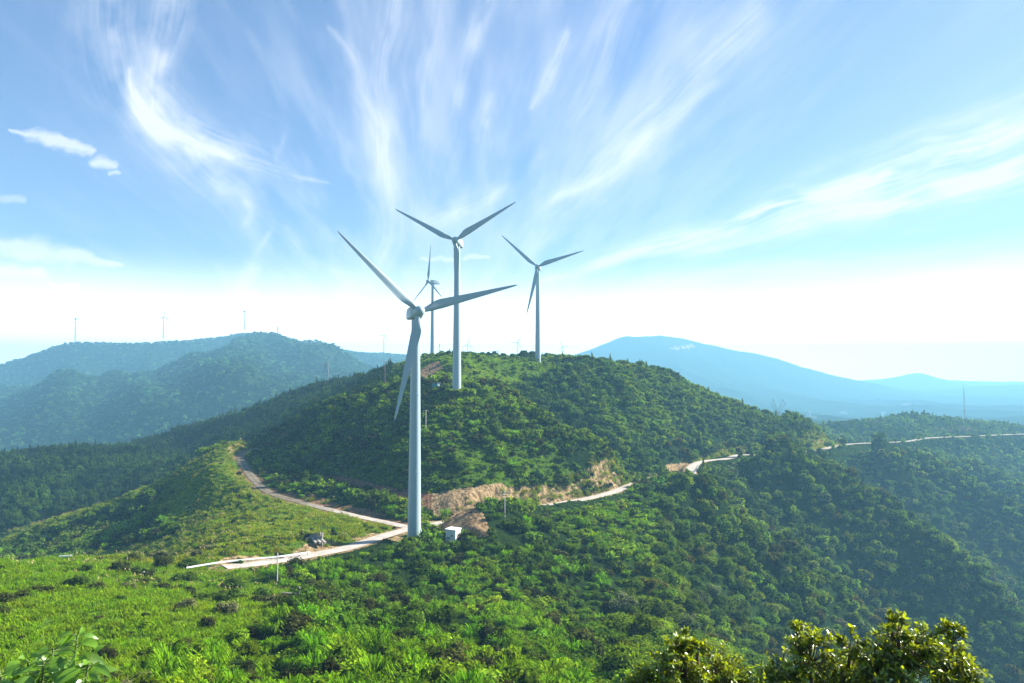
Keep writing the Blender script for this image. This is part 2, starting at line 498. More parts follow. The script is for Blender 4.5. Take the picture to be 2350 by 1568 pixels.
# spurs that run down into the valley on the right: crest line, height, half width
SPURS = [([(1500, 1120), (1600, 1180), (1700, 1285), (1800, 1380)], 14, 16),
         ([(1690, 1075), (1800, 1125), (1950, 1220), (2100, 1320), (2220, 1420), (2330, 1520)], 31, 26),
         ([(1960, 1050), (2080, 1110), (2200, 1172), (2350, 1262), (2480, 1340)], 34, 32),
         ([(2150, 1105), (2260, 1150), (2400, 1225)], 32, 30),
         ([(1760, 1290), (1880, 1400), (2000, 1500)], 17, 18)]
SPURS = [([hit(*q) for q in pts], h, w) for pts, h, w in SPURS]


# the rim of the main hill and the ribs of the ridge behind it
RIBS = [([(1070, 893), (1140, 903), (1200, 922), (1300, 980), (1366, 1022), (1398, 1066)], 4.0, 11),
        ([(1375, 856), (1440, 930), (1500, 1000), (1555, 1055)], 8, 15),
        ([(1525, 880), (1600, 958), (1680, 1025)], 8, 15),
        ([(1290, 850), (1340, 905), (1390, 985), (1440, 1060)], 6, 12),
        ([(1690, 930), (1760, 985), (1800, 1020)], 6, 14)]
RIBS = [([hit(*q) for q in pts], h, w) for pts, h, w in RIBS]


# buttresses of the far mountain on the left
FAR_RIBS = [([(150, 792), (172, 845), (172, 878)], 42, 60), ([(330, 793), (345, 838)], 30, 50), ([(565, 766), (600, 805), (650, 858), (715, 884)], 55, 90),
            ([(245, 876), (300, 955), (350, 1010)], 42, 60), ([(400, 856), (470, 920), (530, 965)], 46, 65), ([(100, 894), (130, 960), (110, 1010)], 40, 55), ([(640, 780), (700, 830), (770, 872)], 45, 70)]
FAR_RIBS = [([hit(*q, 1000, 2900) for q in pts], h, w) for pts, h, w in FAR_RIBS]


def spur_height(x, y, SPURS=SPURS, trough=8.0, box=(-60, 800, 90, 900)):
    out = np.zeros_like(x)
    m = (x > box[0]) & (x < box[1]) & (y > box[2]) & (y < box[3])
    px, py = x[m], y[m]
    wob = fbm(px, py, 45, 3, 29) * 9
    add = np.zeros_like(px)
    for pts, h, w in SPURS:
        best = np.full(px.shape, 1e9)
        run = np.zeros_like(px)
        for k, (a, b) in enumerate(zip(pts, pts[1:])):
            ba = b - a
            q = np.clip(((px - a[0]) * ba[0] + (py - a[1]) * ba[1]) / (ba @ ba), 0, 1)
            d = np.hypot(px - a[0] - ba[0] * q, py - a[1] - ba[1] * q)
            s = d < best
            best[s] = d[s]
            run[s] = (k + q)[s]
        d = np.abs(best + wob)
        add += h * np.exp(-(d / w) ** 1.3) * sstep(-0.2, 0.6, run)
    out[m] = add - trough * sstep(60, 150, px)
    return out


def dense(pts, step=0.7):
    out = []
    P = [Vector(p) for p in pts]
    for i in range(len(P) - 1):
        p0, p1, p2, p3 = P[max(i - 1, 0)], P[i], P[i + 1], P[min(i + 2, len(P) - 1)]
        n = max(2, int((p2 - p1).length / step))
        for k in range(n):
            s = k / n
            q = 0.5 * ((2 * p1) + (p2 - p0) * s + (2 * p0 - 5 * p1 + 4 * p2 - p3) * s * s + (3 * p1 - p0 - 3 * p2 + p3) * s ** 3)
            out.append(q)
    out.append(P[-1])
    return out


ROAD_A = [at_height(*p) for p in ((515, 1301, -40.3), (565, 1296, -40.7), (640, 1286, -41.2), (712, 1274, -41.6), (800, 1256, -42.2), (880, 1230, -42.6), (945, 1212, -43.0), (1000, 1202, -43.4), (1100, 1186, -44.0), (1228, 1164.7, -44.5), (1340, 1145.6, -44.6), (1398, 1132, -44.6), (1442, 1116, -44.6), (1490, 1098, -44.8), (1535, 1094, -45), (1583, 1092, -45), (1587, 1073, -45), (1612, 1059, -45.5), (1673, 1052, -46), (1700, 1044, -46.2), (1800, 1044, -47.5), (1880, 1032, -49), (1953, 1019, -53), (2079, 1013, -57), (2132, 1005, -57.4), (2231, 1001, -59), (2350, 996, -61), (2480, 994, -63))]
ROAD_B = [at_height(*p) for p in ((945, 1212, -43.0), (885, 1198.5, -43.6), (800, 1180, -43), (700, 1155, -42), (620, 1131, -41), (588, 1105, -39.5), (562, 1072, -37), (552, 1050, -35.6), (566, 1037, -34.6), (600, 1027, -33.6), (640, 1020, -32))]
roads = [(dense(ROAD_A), 2.3), (dense(ROAD_B), 1.65)]

# distance to the nearest road and the road's height there, on a half-metre map
GX0, GX1, GY0, GY1, GS = -140.0, 620.0, 90.0, 760.0, 0.5
gw, gh = int((GX1 - GX0) / GS), int((GY1 - GY0) / GS)
RD = np.full((gh, gw), 99.0)
RZ = np.zeros((gh, gw))
RAD = 15.0
for pts, hw in roads:
    for q in pts:
        i0, i1 = int((q.x - RAD - GX0) / GS), int((q.x + RAD - GX0) / GS)
        j0, j1 = int((q.y - RAD - GY0) / GS), int((q.y + RAD - GY0) / GS)
        i0, i1, j0, j1 = max(i0, 0), min(i1, gw), max(j0, 0), min(j1, gh)
        if i0 >= i1 or j0 >= j1:
            continue
        xs = GX0 + (np.arange(i0, i1) + 0.5) * GS
        ys = GY0 + (np.arange(j0, j1) + 0.5) * GS
        d = np.hypot(xs[None] - q.x, ys[:, None] - q.y)
        sub = RD[j0:j1, i0:i1]
        m = d < sub
        sub[m] = d[m]
        RZ[j0:j1, i0:i1][m] = q.z


def road_at(x, y):
    i = np.clip(((x - GX0) / GS).astype(int), 0, gw - 1)
    j = np.clip(((y - GY0) / GS).astype(int), 0, gh - 1)
    inside = (x > GX0) & (x < GX1) & (y > GY0) & (y < GY1)
    return np.where(inside, RD[j, i], 99.0), RZ[j, i]


PADS = []      # (centre, radius): levelled stands of the hut and the turbines


def land(u, v):
    """height of the finished ground and how far it was cut"""
    Y = np.exp(v)
    x = u * Y
    z = slope_of(u, v) * Y
    far = sstep(700, 1400, Y)
    near = sstep(20, 90, Y) * (1 - far)
    z = z + near * (fbm(x, Y, 34, 4, 3) * 2.2 + fbm(x, Y, 10, 3, 5) * 1.1)
    # mountain spurs and gullies
    z = z + far * (1 - 0.9 * sstep(1800, 1980, Y) * sstep(0.05, -0.05, u)) * (fbm(x + 0.35 * Y, Y * 0.55, 420, 5, 11, 0.52, True) * 30 - 6 + fbm(x, Y, 90, 3, 8) * 6) * (1 - 0.65 * sstep(2500, 5000, Y))
    z = z + spur_height(x, Y, FAR_RIBS, 0.0, (-1800, -200, 900, 2750)) * (1 - sstep(1850, 1990, Y))
    spur_k = sstep(6, 60, road_at(x, Y)[0])
    right = sstep(0.12, 0.32, u) * sstep(150, 260, Y) * (1 - far)
    z = z + right * (fbm(x * 0.75 + Y * 0.66, (Y * 0.75 - x * 0.66) * 0.30, 92, 4, 23, 0.48, True) * 5.0 * spur_k)
    z = z + spur_height(x, Y) * spur_k * (1 - far) * right.clip(0, 1)
    z = z + (spur_height(x, Y, RIBS, 0.0) - 1.5 * sstep(0.02, 0.1, u) * sstep(300, 330, Y)) * sstep(4, 22, road_at(x, Y)[0]) * (1 - far)
    d, rz = road_at(x, Y)
    nat = z
    k = sstep(2.9, 9.5, d)
    z = np.where(d < 50, rz - 0.12 + (z - rz + 0.12) * k, z)
    for c, r in PADS:
        dd = np.hypot(x - c.x, Y - c.y)
        q = sstep(r, r + 5, dd)
        z = np.where(dd < r + 5, c.z + (z - c.z) * q, z)
    cut = np.clip((nat - z) / 3.0, 0, 1)
    return x, Y, z, d, cut


T1_BASE = at_depth(953.5, 1243, 180)
T2_BASE = at_depth(1043.5, 895, 275)
HUT_BASE = at_depth(1040, 1246, 178)
PADS += [(T1_BASE, 4.5), (HUT_BASE, 3.5), (T2_BASE, 4.0)]

NU = 1300
us = np.linspace(-1.15, 1.15, NU)
vs = np.concatenate([np.linspace(math.log(2.0), math.log(50), 60, endpoint=False),
                     np.linspace(math.log(50), math.log(720), 620, endpoint=False),
                     np.linspace(math.log(720), math.log(2800), 210, endpoint=False),
                     np.linspace(math.log(2800), math.log(6500), 90)])
NV = len(vs)
UU, VV = np.meshgrid(us, vs)
TX, TY, TZ, TD, TCUT = land(UU, VV)
TT = TZ / TY


def ground_z(x, y):
    """height of the ground mesh at x, y (bilinear)"""
    x = np.atleast_1d(np.asarray(x, float)); y = np.atleast_1d(np.asarray(y, float))
    u, v = x / y, np.log(y)
    fi = np.clip((u - us[0]) / (us[1] - us[0]), 0, NU - 1.001)
    j = np.clip(np.searchsorted(vs, v) - 1, 0, NV - 2)
    fv = np.clip((v - vs[j]) / (vs[j + 1] - vs[j]), 0, 1)
    i = fi.astype(int); fu = fi - i
    a = TZ[j, i] * (1 - fu) + TZ[j, i + 1] * fu
    b = TZ[j + 1, i] * (1 - fu) + TZ[j + 1, i + 1] * fu
    return a * (1 - fv) + b * fv


# photo position of every ground vertex and what stands in front of it (to know which land the photo shows)
_c, _s = math.cos(PITCH), math.sin(PITCH)
_dep = _c + TT * _s
PXG = CX + FOC * UU / _dep
PYG = CY - FOC * (TT * _c - _s) / _dep
RUNMAX = np.maximum.accumulate(TT, axis=0)
HID = RUNMAX - TT


def in_poly(px, py, poly):
    inside = np.zeros(px.shape, bool)
    n = len(poly)
    for i in range(n):
        x0, y0 = poly[i]
        x1, y1 = poly[(i + 1) % n]
        c = ((y0 > py) != (y1 > py)) & (px < (x1 - x0) * (py - y0) / (y1 - y0 + 1e-12) + x0)
        inside ^= c
    return inside


def grid_mesh(name, X, Y, Z, mat, attrs=None):
    nv, nu = X.shape
    me = bpy.data.meshes.new(name)
    me.vertices.add(nu * nv)
    me.vertices.foreach_set("co", np.stack([X, Y, Z], -1).astype(np.float32).ravel())
    idx = np.arange(nu * nv).reshape(nv, nu)
    q = np.stack([idx[:-1, :-1], idx[:-1, 1:], idx[1:, 1:], idx[1:, :-1]], -1).reshape(-1, 4)
    me.loops.add(q.size)
    me.loops.foreach_set("vertex_index", q.ravel().astype(np.int32))
    me.polygons.add(len(q))
    me.polygons.foreach_set("loop_start", np.arange(0, q.size, 4, dtype=np.int32))
    me.update(calc_edges=True)
    me.polygons.foreach_set("use_smooth", np.ones(len(q), bool))
    for k, a in (attrs or {}).items():
        at = me.attributes.new(k, 'FLOAT', 'POINT')
        at.data.foreach_set("value", a.ravel().astype(np.float32))
    me.materials.append(mat)
    o = bpy.data.objects.new(name, me)
    col.objects.link(o)
    return o

# ------------------------------------------------------------------ materials
def new_mat(name):
    m = bpy.data.materials.new(name)
    m.use_nodes = True
    m.node_tree.nodes.clear()
    g = NG(m.node_tree)
    out = g.node("ShaderNodeOutputMaterial")
    return m, g, out


def surf_mat(name, base, rough=0.7, var=0.12, scale=3.0, spec=0.3, stain=None, bump=0.0, metallic=0.0):
    """painted metal, concrete and the like: slight blotches, optional streaky dirt"""
    m, g, out = new_mat(name)
    tc = g.node("ShaderNodeTexCoord")
    n = g.noise(tc.outputs["Object"], scale, 5, 0.6)
    c = g.mix(g.ramp(n, 0.3, 0.7), tuple(b * (1 - var) for b in base) + (1,), tuple(min(1, b * (1 + var)) for b in base) + (1,))
    if stain:
        mp = g.node("ShaderNodeMapping", Vector=tc.outputs["Object"])
        mp.inputs["Scale"].default_value = (stain[1], stain[1], stain[1] * 0.08)
        n2 = g.noise(mp.outputs[0], 1.0, 4, 0.6)
        c = g.mix(g.math('MULTIPLY', g.ramp(n2, 0.52, 0.75), stain[2]), c, tuple(stain[0]) + (1,))
    b = g.node("ShaderNodeBsdfPrincipled", **{"Base Color": c, "Roughness": rough, "Specular IOR Level": spec, "Metallic": metallic})
    if bump:
        bp = g.node("ShaderNodeBump", Strength=bump, Height=n)
        bp.inputs["Distance"].default_value = 0.05
        m.node_tree.links.new(bp.outputs[0], b.inputs["Normal"])
    m.node_tree.links.new(b.outputs[0], out.inputs[0])
    return m


def leaf_mat(name, trans=0.42, gloss=0.05, grough=0.45, warm=(1.25, 1.2, 0.4), vlo=0.40, vhi=1.60):
    """leaves: tint set per plant, a little different from leaf to leaf, light shines through them"""
    m, g, out = new_mat(name)
    tint = g.attr("tint", 'INSTANCER').outputs["Color"]
    var = g.attr("var").outputs["Fac"]
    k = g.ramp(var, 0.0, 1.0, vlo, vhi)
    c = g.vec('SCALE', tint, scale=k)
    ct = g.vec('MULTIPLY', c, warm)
    d = g.node("ShaderNodeBsdfDiffuse", Color=c)
    t = g.node("ShaderNodeBsdfTranslucent", Color=ct)
    mx = g.node("ShaderNodeMixShader")
    mx.inputs[0].default_value = trans
    g.l.new(d.outputs[0], mx.inputs[1]); g.l.new(t.outputs[0], mx.inputs[2])
    last = mx
    if gloss:
        gl = g.node("ShaderNodeBsdfGlossy", Roughness=grough)
        gl.inputs[0].default_value = (1, 1, 1, 1)
        m2 = g.node("ShaderNodeMixShader")
        m2.inputs[0].default_value = gloss
        g.l.new(mx.outputs[0], m2.inputs[1]); g.l.new(gl.outputs[0], m2.inputs[2])
        last = m2
    g.l.new(last.outputs[0], out.inputs[0])
    return m


M_LEAF = leaf_mat("foliage", 0.42, 0.0)
M_GRASS = leaf_mat("grass_blades", 0.5, 0.0, warm=(1.25, 1.2, 0.4))
M_GLOSSY = leaf_mat("glossy_leaves", 0.45, 0.06, 0.32, warm=(1.7, 1.4, 0.3), vlo=0.35, vhi=1.6)
M_BROAD = leaf_mat("broad_leaves", 0.5, 0.05, 0.35, warm=(1.3, 1.25, 0.4), vlo=0.6, vhi=1.4)
M_PLUME = surf_mat("plumes", (0.34, 0.25, 0.13), 0.95, 0.25, 3.0, 0.0)
M_WHITE = surf_mat("white_paint", (0.30, 0.39, 0.43), 0.42, 0.03, 0.25, 0.4, ((0.55, 0.55, 0.50), 0.5, 0.25))
M_WHITE_FAR = surf_mat("white_paint_far", (0.78, 0.80, 0.80), 0.5, 0.02, 0.2)
M_DARKMETAL = surf_mat("dark_metal", (0.10, 0.10, 0.10), 0.5, 0.2, 4)
M_STEEL = surf_mat("galvanised_steel", (0.22, 0.24, 0.25), 0.45, 0.1, 3, 0.5, metallic=0.3)
M_RAIL = surf_mat("rail_white", (0.62, 0.64, 0.66), 0.45, 0.08, 2, 0.5, ((0.35, 0.28, 0.2), 2.0, 0.35))
M_CONC = surf_mat("concrete", (0.27, 0.25, 0.22), 0.9, 0.2, 2.5, 0.2, ((0.16, 0.15, 0.12), 2.0, 0.7), 0.4)
M_CONC_DARK = surf_mat("weathered_concrete", (0.16, 0.15, 0.13), 0.9, 0.3, 3, 0.2, ((0.05, 0.05, 0.04), 2.0, 0.8), 0.4)
M_POLE = surf_mat("concrete_pole", (0.38, 0.36, 0.32), 0.85, 0.15, 2)
M_WOODPOLE = surf_mat("dark_pole", (0.13, 0.11, 0.10), 0.85, 0.2, 2)
M_HUTWALL = surf_mat("hut_wall", (0.60, 0.60, 0.58), 0.8, 0.1, 2, 0.2, ((0.30, 0.28, 0.24), 1.5, 0.6), 0.2)
M_HUTROOF = surf_mat("hut_roof", (0.80, 0.80, 0.80), 0.6, 0.05, 2)
M_DOOR = surf_mat("rusty_door", (0.28, 0.20, 0.10), 0.7, 0.3, 6)
M_TEAL = surf_mat("teal_paint", (0.04, 0.20, 0.22), 0.5, 0.1, 2)
M_TEALROOF = surf_mat("dark_roof", (0.08, 0.09, 0.10), 0.6, 0.1, 2)
M_BARK = surf_mat("bark", (0.12, 0.09, 0.06), 0.95, 0.3, 8, 0.1, None, 0.5)
M_STEM = surf_mat("green_stem", (0.10, 0.14, 0.04), 0.7, 0.2, 8)
M_GLASS = surf_mat("dark_glass", (0.03, 0.04, 0.05), 0.15, 0.1, 2, 0.6)
M_BUILD = surf_mat("pale_render", (0.75, 0.73, 0.70), 0.8, 0.08, 0.2)
M_TILE = surf_mat("grey_roofing", (0.35, 0.33, 0.33), 0.8, 0.1, 0.3)


def ground_mat():
    m, g, out = new_mat("hillside")
    tc = g.node("ShaderNodeTexCoord")
    P = tc.outputs["Object"]
    n1 = g.noise(P, 0.05, 5, 0.6)
    n2 = g.noise(P, 0.6, 4, 0.65)
    grass = g.attr("grass").outputs["Fac"]
    bare = g.attr("bare").outputs["Fac"]
    red = g.attr("red").outputs["Fac"]
    dark = g.mix(g.ramp(n1, 0.35, 0.65), (0.010, 0.021, 0.006, 1), (0.018, 0.036, 0.008, 1))  # forest floor darkened so gaps between the crowns read as shade
    lush = g.mix(g.ramp(n2, 0.3, 0.7), (0.05, 0.10, 0.010, 1), (0.10, 0.17, 0.014, 1))
    c = g.mix(grass, dark, lush)
    # cut banks: ochre soil and rock with upright gullies
    mp = g.node("ShaderNodeMapping", Vector=P)
    mp.inputs["Scale"].default_value = (1.0, 1.0, 0.12)
    rib = g.noise(mp.outputs[0], 0.9, 5, 0.65)
    ochre = g.mix(g.ramp(rib, 0.35, 0.65), (0.11, 0.075, 0.04, 1), (0.36, 0.26, 0.14, 1))
    redc = g.mix(g.ramp(rib, 0.35, 0.65), (0.09, 0.045, 0.028, 1), (0.24, 0.12, 0.07, 1))
    soil = g.mix(red, ochre, redc)
    edge = g.math('ADD', bare, g.math('MULTIPLY', g.math('SUBTRACT', n2, 0.5), 0.9))
    c = g.mix(g.ramp(edge, 0.35, 0.6), c, soil)
    bp = g.node("ShaderNodeBump", Height=g.math('ADD', rib, n2), Strength=0.8)
    bp.inputs["Distance"].default_value = 0.8
    b = g.node("ShaderNodeBsdfDiffuse", Color=c, Normal=bp.outputs[0])
    g.l.new(b.outputs[0], out.inputs[0])
    return m


def road_mat():
    m, g, out = new_mat("concrete_road")
    tc = g.node("ShaderNodeTexCoord")
    n = g.noise(tc.outputs["Object"], 0.35, 5, 0.65)
    n2 = g.noise(tc.outputs["Object"], 4.0, 3, 0.6)
    side = g.attr("side").outputs["Fac"]
    dirt = g.attr("dirt").outputs["Fac"]
    alng = g.attr("along").outputs["Fac"]
    c = g.mix(g.ramp(n, 0.3, 0.7), (0.30, 0.27, 0.235, 1), (0.42, 0.39, 0.355, 1))
    c = g.mix(g.ramp(n2, 0.3, 0.8, 0.0, 0.35), c, (0.36, 0.33, 0.29, 1))
    joint = g.math('LESS_THAN', g.math('FRACT', g.math('MULTIPLY', alng, 0.2)), 0.012)
    c = g.mix(g.math('MULTIPLY', joint, 0.6), c, (0.2, 0.18, 0.15, 1))
    # two wheel tracks with a dirty crown and edges
    edge = g.ramp(g.math('ADD', g.math('ABSOLUTE', side), g.math('MULTIPLY', g.math('SUBTRACT', n, 0.5), 0.5)), 0.78, 1.0)
    c = g.mix(g.math('MULTIPLY', edge, 0.85), c, (0.34, 0.24, 0.13, 1))
    shaded_dirt = g.mix(g.ramp(n, 0.3, 0.7), (0.11, 0.09, 0.07, 1), (0.21, 0.17, 0.13, 1))  # bare dirt, its colour darkened to stand in for shade on the track
    rut = g.ramp(g.math('ABSOLUTE', g.math('SUBTRACT', g.math('ABSOLUTE', side), 0.5)), 0.12, 0.3)
    shaded_dirt = g.mix(g.math('MULTIPLY', rut, 0.6), shaded_dirt, (0.09, 0.08, 0.045, 1))
    c = g.mix(dirt, c, shaded_dirt)
    b = g.node("ShaderNodeBsdfPrincipled", **{"Base Color": c, "Roughness": 0.9, "Specular IOR Level": 0.15})
    g.l.new(b.outputs[0], out.inputs[0])
    return m


M_GROUND = ground_mat()
M_ROAD = road_mat()

# ------------------------------------------------------------------ ground, hilltop under the camera, roads
NOI = fbm(TX, TY, 22, 4, 77)
MEADOW_P = [(-900, 1265), (150, 1255), (720, 1235), (760, 1262), (560, 1300), (640, 1340), (720, 1400), (560, 1470), (380, 1530), (300, 1700), (-900, 1800)]
MOUND_P = [(150, 1285), (420, 1225), (330, 1170), (420, 1085), (520, 1030), (600, 1005), (560, 1050), (640, 1135), (900, 1212), (940, 1225), (560, 1292), (400, 1300)]
SPUR_P = [(-300, 1300), (0, 1225), (200, 1160), (400, 1075), (560, 1005), (620, 1000), (500, 1060), (400, 1110), (200, 1185), (0, 1255), (-300, 1330)]
EFACE_P = [(900, 880), (1130, 880), (1250, 1000), (1330, 1100), (1180, 1130), (990, 1130), (760, 1090), (820, 1000), (900, 940)]
SUMMIT_P = [(840, 880), (940, 810), (1130, 810), (1330, 840), (1180, 880), (1100, 900), (960, 900)]
near = TY < 330
GRASS = np.zeros_like(TX)
GRASS[in_poly(PXG, PYG, MEADOW_P) & (TY < 165)] = 1.0
GRASS[in_poly(PXG, PYG, MOUND_P) & (TY > 135) & (TY < 320)] = 0.85
GRASS[in_poly(PXG, PYG, SPUR_P) & (TY > 200) & (TY < 340)] = 0.55
GRASS[in_poly(PXG, PYG, EFACE_P) & (TY > 210) & (TY < 330)] = 0.45
GRASS[in_poly(PXG, PYG, SUMMIT_P) & (TY > 260) & (TY < 420)] = 0.7
GRASS = np.clip(GRASS + NOI * 0.35 * (GRASS > 0), 0, 1)

BARE = np.zeros_like(TX)
RED = np.zeros_like(TX)
# the road's cut bank along the foot of the main hill
BARE = np.where((TCUT > 0.12) & (TD < 9.5) & (TD > 2.2), sstep(0.1, 0.4, TCUT) * 0.9, 0)
BARE = BARE * np.where(PXG < 1190, 1.0, np.where(PXG < 1335, 0.66, np.where(PXG < 1430, 0.5, 0.30)))
BARE = np.where((TD < 3.3) & (TD > 1.5), np.maximum(BARE, 0.55), BARE)
SOIL = [  # bare earth: outline in the photo, nearest and farthest metre, how red
    ([(735, 1090), (800, 1092), (900, 1118), (985, 1128), (1010, 1150), (1000, 1172), (930, 1150), (850, 1128), (760, 1108)], 200, 262, 0.9, 0.62),
    ([(985, 1130), (1060, 1118), (1150, 1112), (1180, 1125), (1200, 1160), (1000, 1190), (985, 1170)], 200, 250, 0.1, 1.0),
    ([(960, 868), (968, 848), (985, 838), (1010, 832), (1018, 845), (1000, 862), (975, 872)], 300, 360, 0.35, 1.0),
    ([(1060, 842), (1110, 846), (1120, 862), (1066, 858)], 300, 360, 0.6, 0.40),
    ([(1000, 1215), (1030, 1180), (1075, 1164), (1110, 1176), (1125, 1215), (1120, 1238), (1060, 1232), (1010, 1222)], 176, 200, 0.3, 0.75),
    ([(1360, 1070), (1385, 1060), (1412, 1090), (1420, 1115), (1385, 1118), (1350, 1100)], 236, 275, 0.0, 0.62),
    ([(1310, 832), (1385, 826), (1392, 842), (1330, 848)], 380, 420, 0.3, 0.36),
    ([(1500, 1085), (1530, 1062), (1575, 1058), (1580, 1090), (1540, 1098)], 290, 370, 0.1, 0.7),
    ([(1870, 1018), (1885, 1000), (1905, 1004), (1915, 1025), (1880, 1030)], 430, 500, 0.2, 1.0),
    ([(2140, 985), (2150, 975), (2190, 972), (2235, 980), (2250, 992), (2160, 991)], 640, 860, 0.6, 0.42),
    ([(1470, 812), (1500, 800), (1555, 797), (1590, 790), (1596, 797), (1540, 806), (1490, 818)], 3600, 4300, 0.1, 0.9),
]
for poly, y0, y1, red, k in SOIL:
    m = in_poly(PXG + NOI * 8, PYG + NOI * 6, poly) & (TY > y0) & (TY < y1)
    BARE[m] = np.maximum(BARE[m], k)
    RED[m] = red
BARE = np.where((PXG < 700) & (TY > 225) & (TD > 2.4), BARE * 0.55, BARE)
RED = np.where((TX < -30) & (TY > 190) & (TY < 330) & (TD < 9.5), 0.7, RED)

ground = grid_mesh("ground", TX, TY, TZ, M_GROUND, {"grass": GRASS, "bare": BARE, "red": RED})
tag(ground, kind="structure")

hx = np.linspace(-400, 400, 120)
hy = np.concatenate([np.linspace(-400, 0, 50, endpoint=False), np.linspace(0, 60, 30)])
HX, HY = np.meshgrid(hx, hy)
HZ = np.where(HY > 0, -3.4 - HY * 0.62, -3.4 + HY * 0.02) - np.abs(HX) * 0.12 + fbm(HX, HY, 30, 3, 2) * 0.5
inside = (HY > 1.5) & (np.abs(HX) < HY * 1.12)
HZ = np.where(inside, np.minimum(HZ, ground_z(np.where(inside, HX, 0), np.where(inside, HY, 5)) - 1.5), HZ)
hilltop = grid_mesh("hilltop_ground", HX, HY, HZ, M_GROUND, {"grass": np.full_like(HX, 0.6), "bare": HX * 0, "red": HX * 0})
tag(hilltop, kind="structure")


def road_mesh(name, pts, hw, dirt, lift):
    n = len(pts)
    P = np.array([tuple(p) for p in pts])
    d = np.gradient(P[:, :2], axis=0)
    d /= np.linalg.norm(d, axis=1)[:, None] + 1e-9
    nx, ny = d[:, 1], -d[:, 0]
    acc = np.concatenate([[0], np.cumsum(np.linalg.norm(np.diff(P, axis=0), axis=1))])
    side = np.array([-1, -0.75, -0.5, -0.25, 0, 0.25, 0.5, 0.75, 1.0])
    wob = 1 + 0.10 * fbm(acc, acc * 0, 9, 3, 4)
    X = P[:, 0:1] + nx[:, None] * hw * side * wob[:, None]
    Y = P[:, 1:2] + ny[:, None] * hw * side * wob[:, None]
    Z = P[:, 2:3] + lift - 0.05 * side ** 2 + 0 * X
    o = grid_mesh(name, X, Y, Z, M_ROAD, {"side": side + 0 * X, "along": acc[:, None] + 0 * X, "dirt": dirt(acc)[:, None] + 0 * X})
    return tag(o, kind="structure")


road_mesh("concrete_road", roads[0][0], 2.3, lambda a: sstep(330, 380, a) * 0.25, 0.02)
road_mesh("dirt_track", roads[1][0], 1.65, lambda a: sstep(22, 60, a), 0.035)

# ------------------------------------------------------------------ plants: one model of each kind, leaf by leaf
def mesh_from(name, V, F, mats, var=None, mi=None, smooth=False):
    me = bpy.data.meshes.new(name)
    me.from_pydata([tuple(v) for v in V], [], F)
    for m in mats:
        me.materials.append(m)
    if mi is not None:
        me.polygons.foreach_set("material_index", np.array(mi, np.int32))
    if var is not None:
        at = me.attributes.new("var", 'FLOAT', 'FACE')
        at.data.foreach_set("value", np.array(var, np.float32))
    if smooth:
        me.polygons.foreach_set("use_smooth", np.ones(len(me.polygons), bool))
    me.update()
    return me


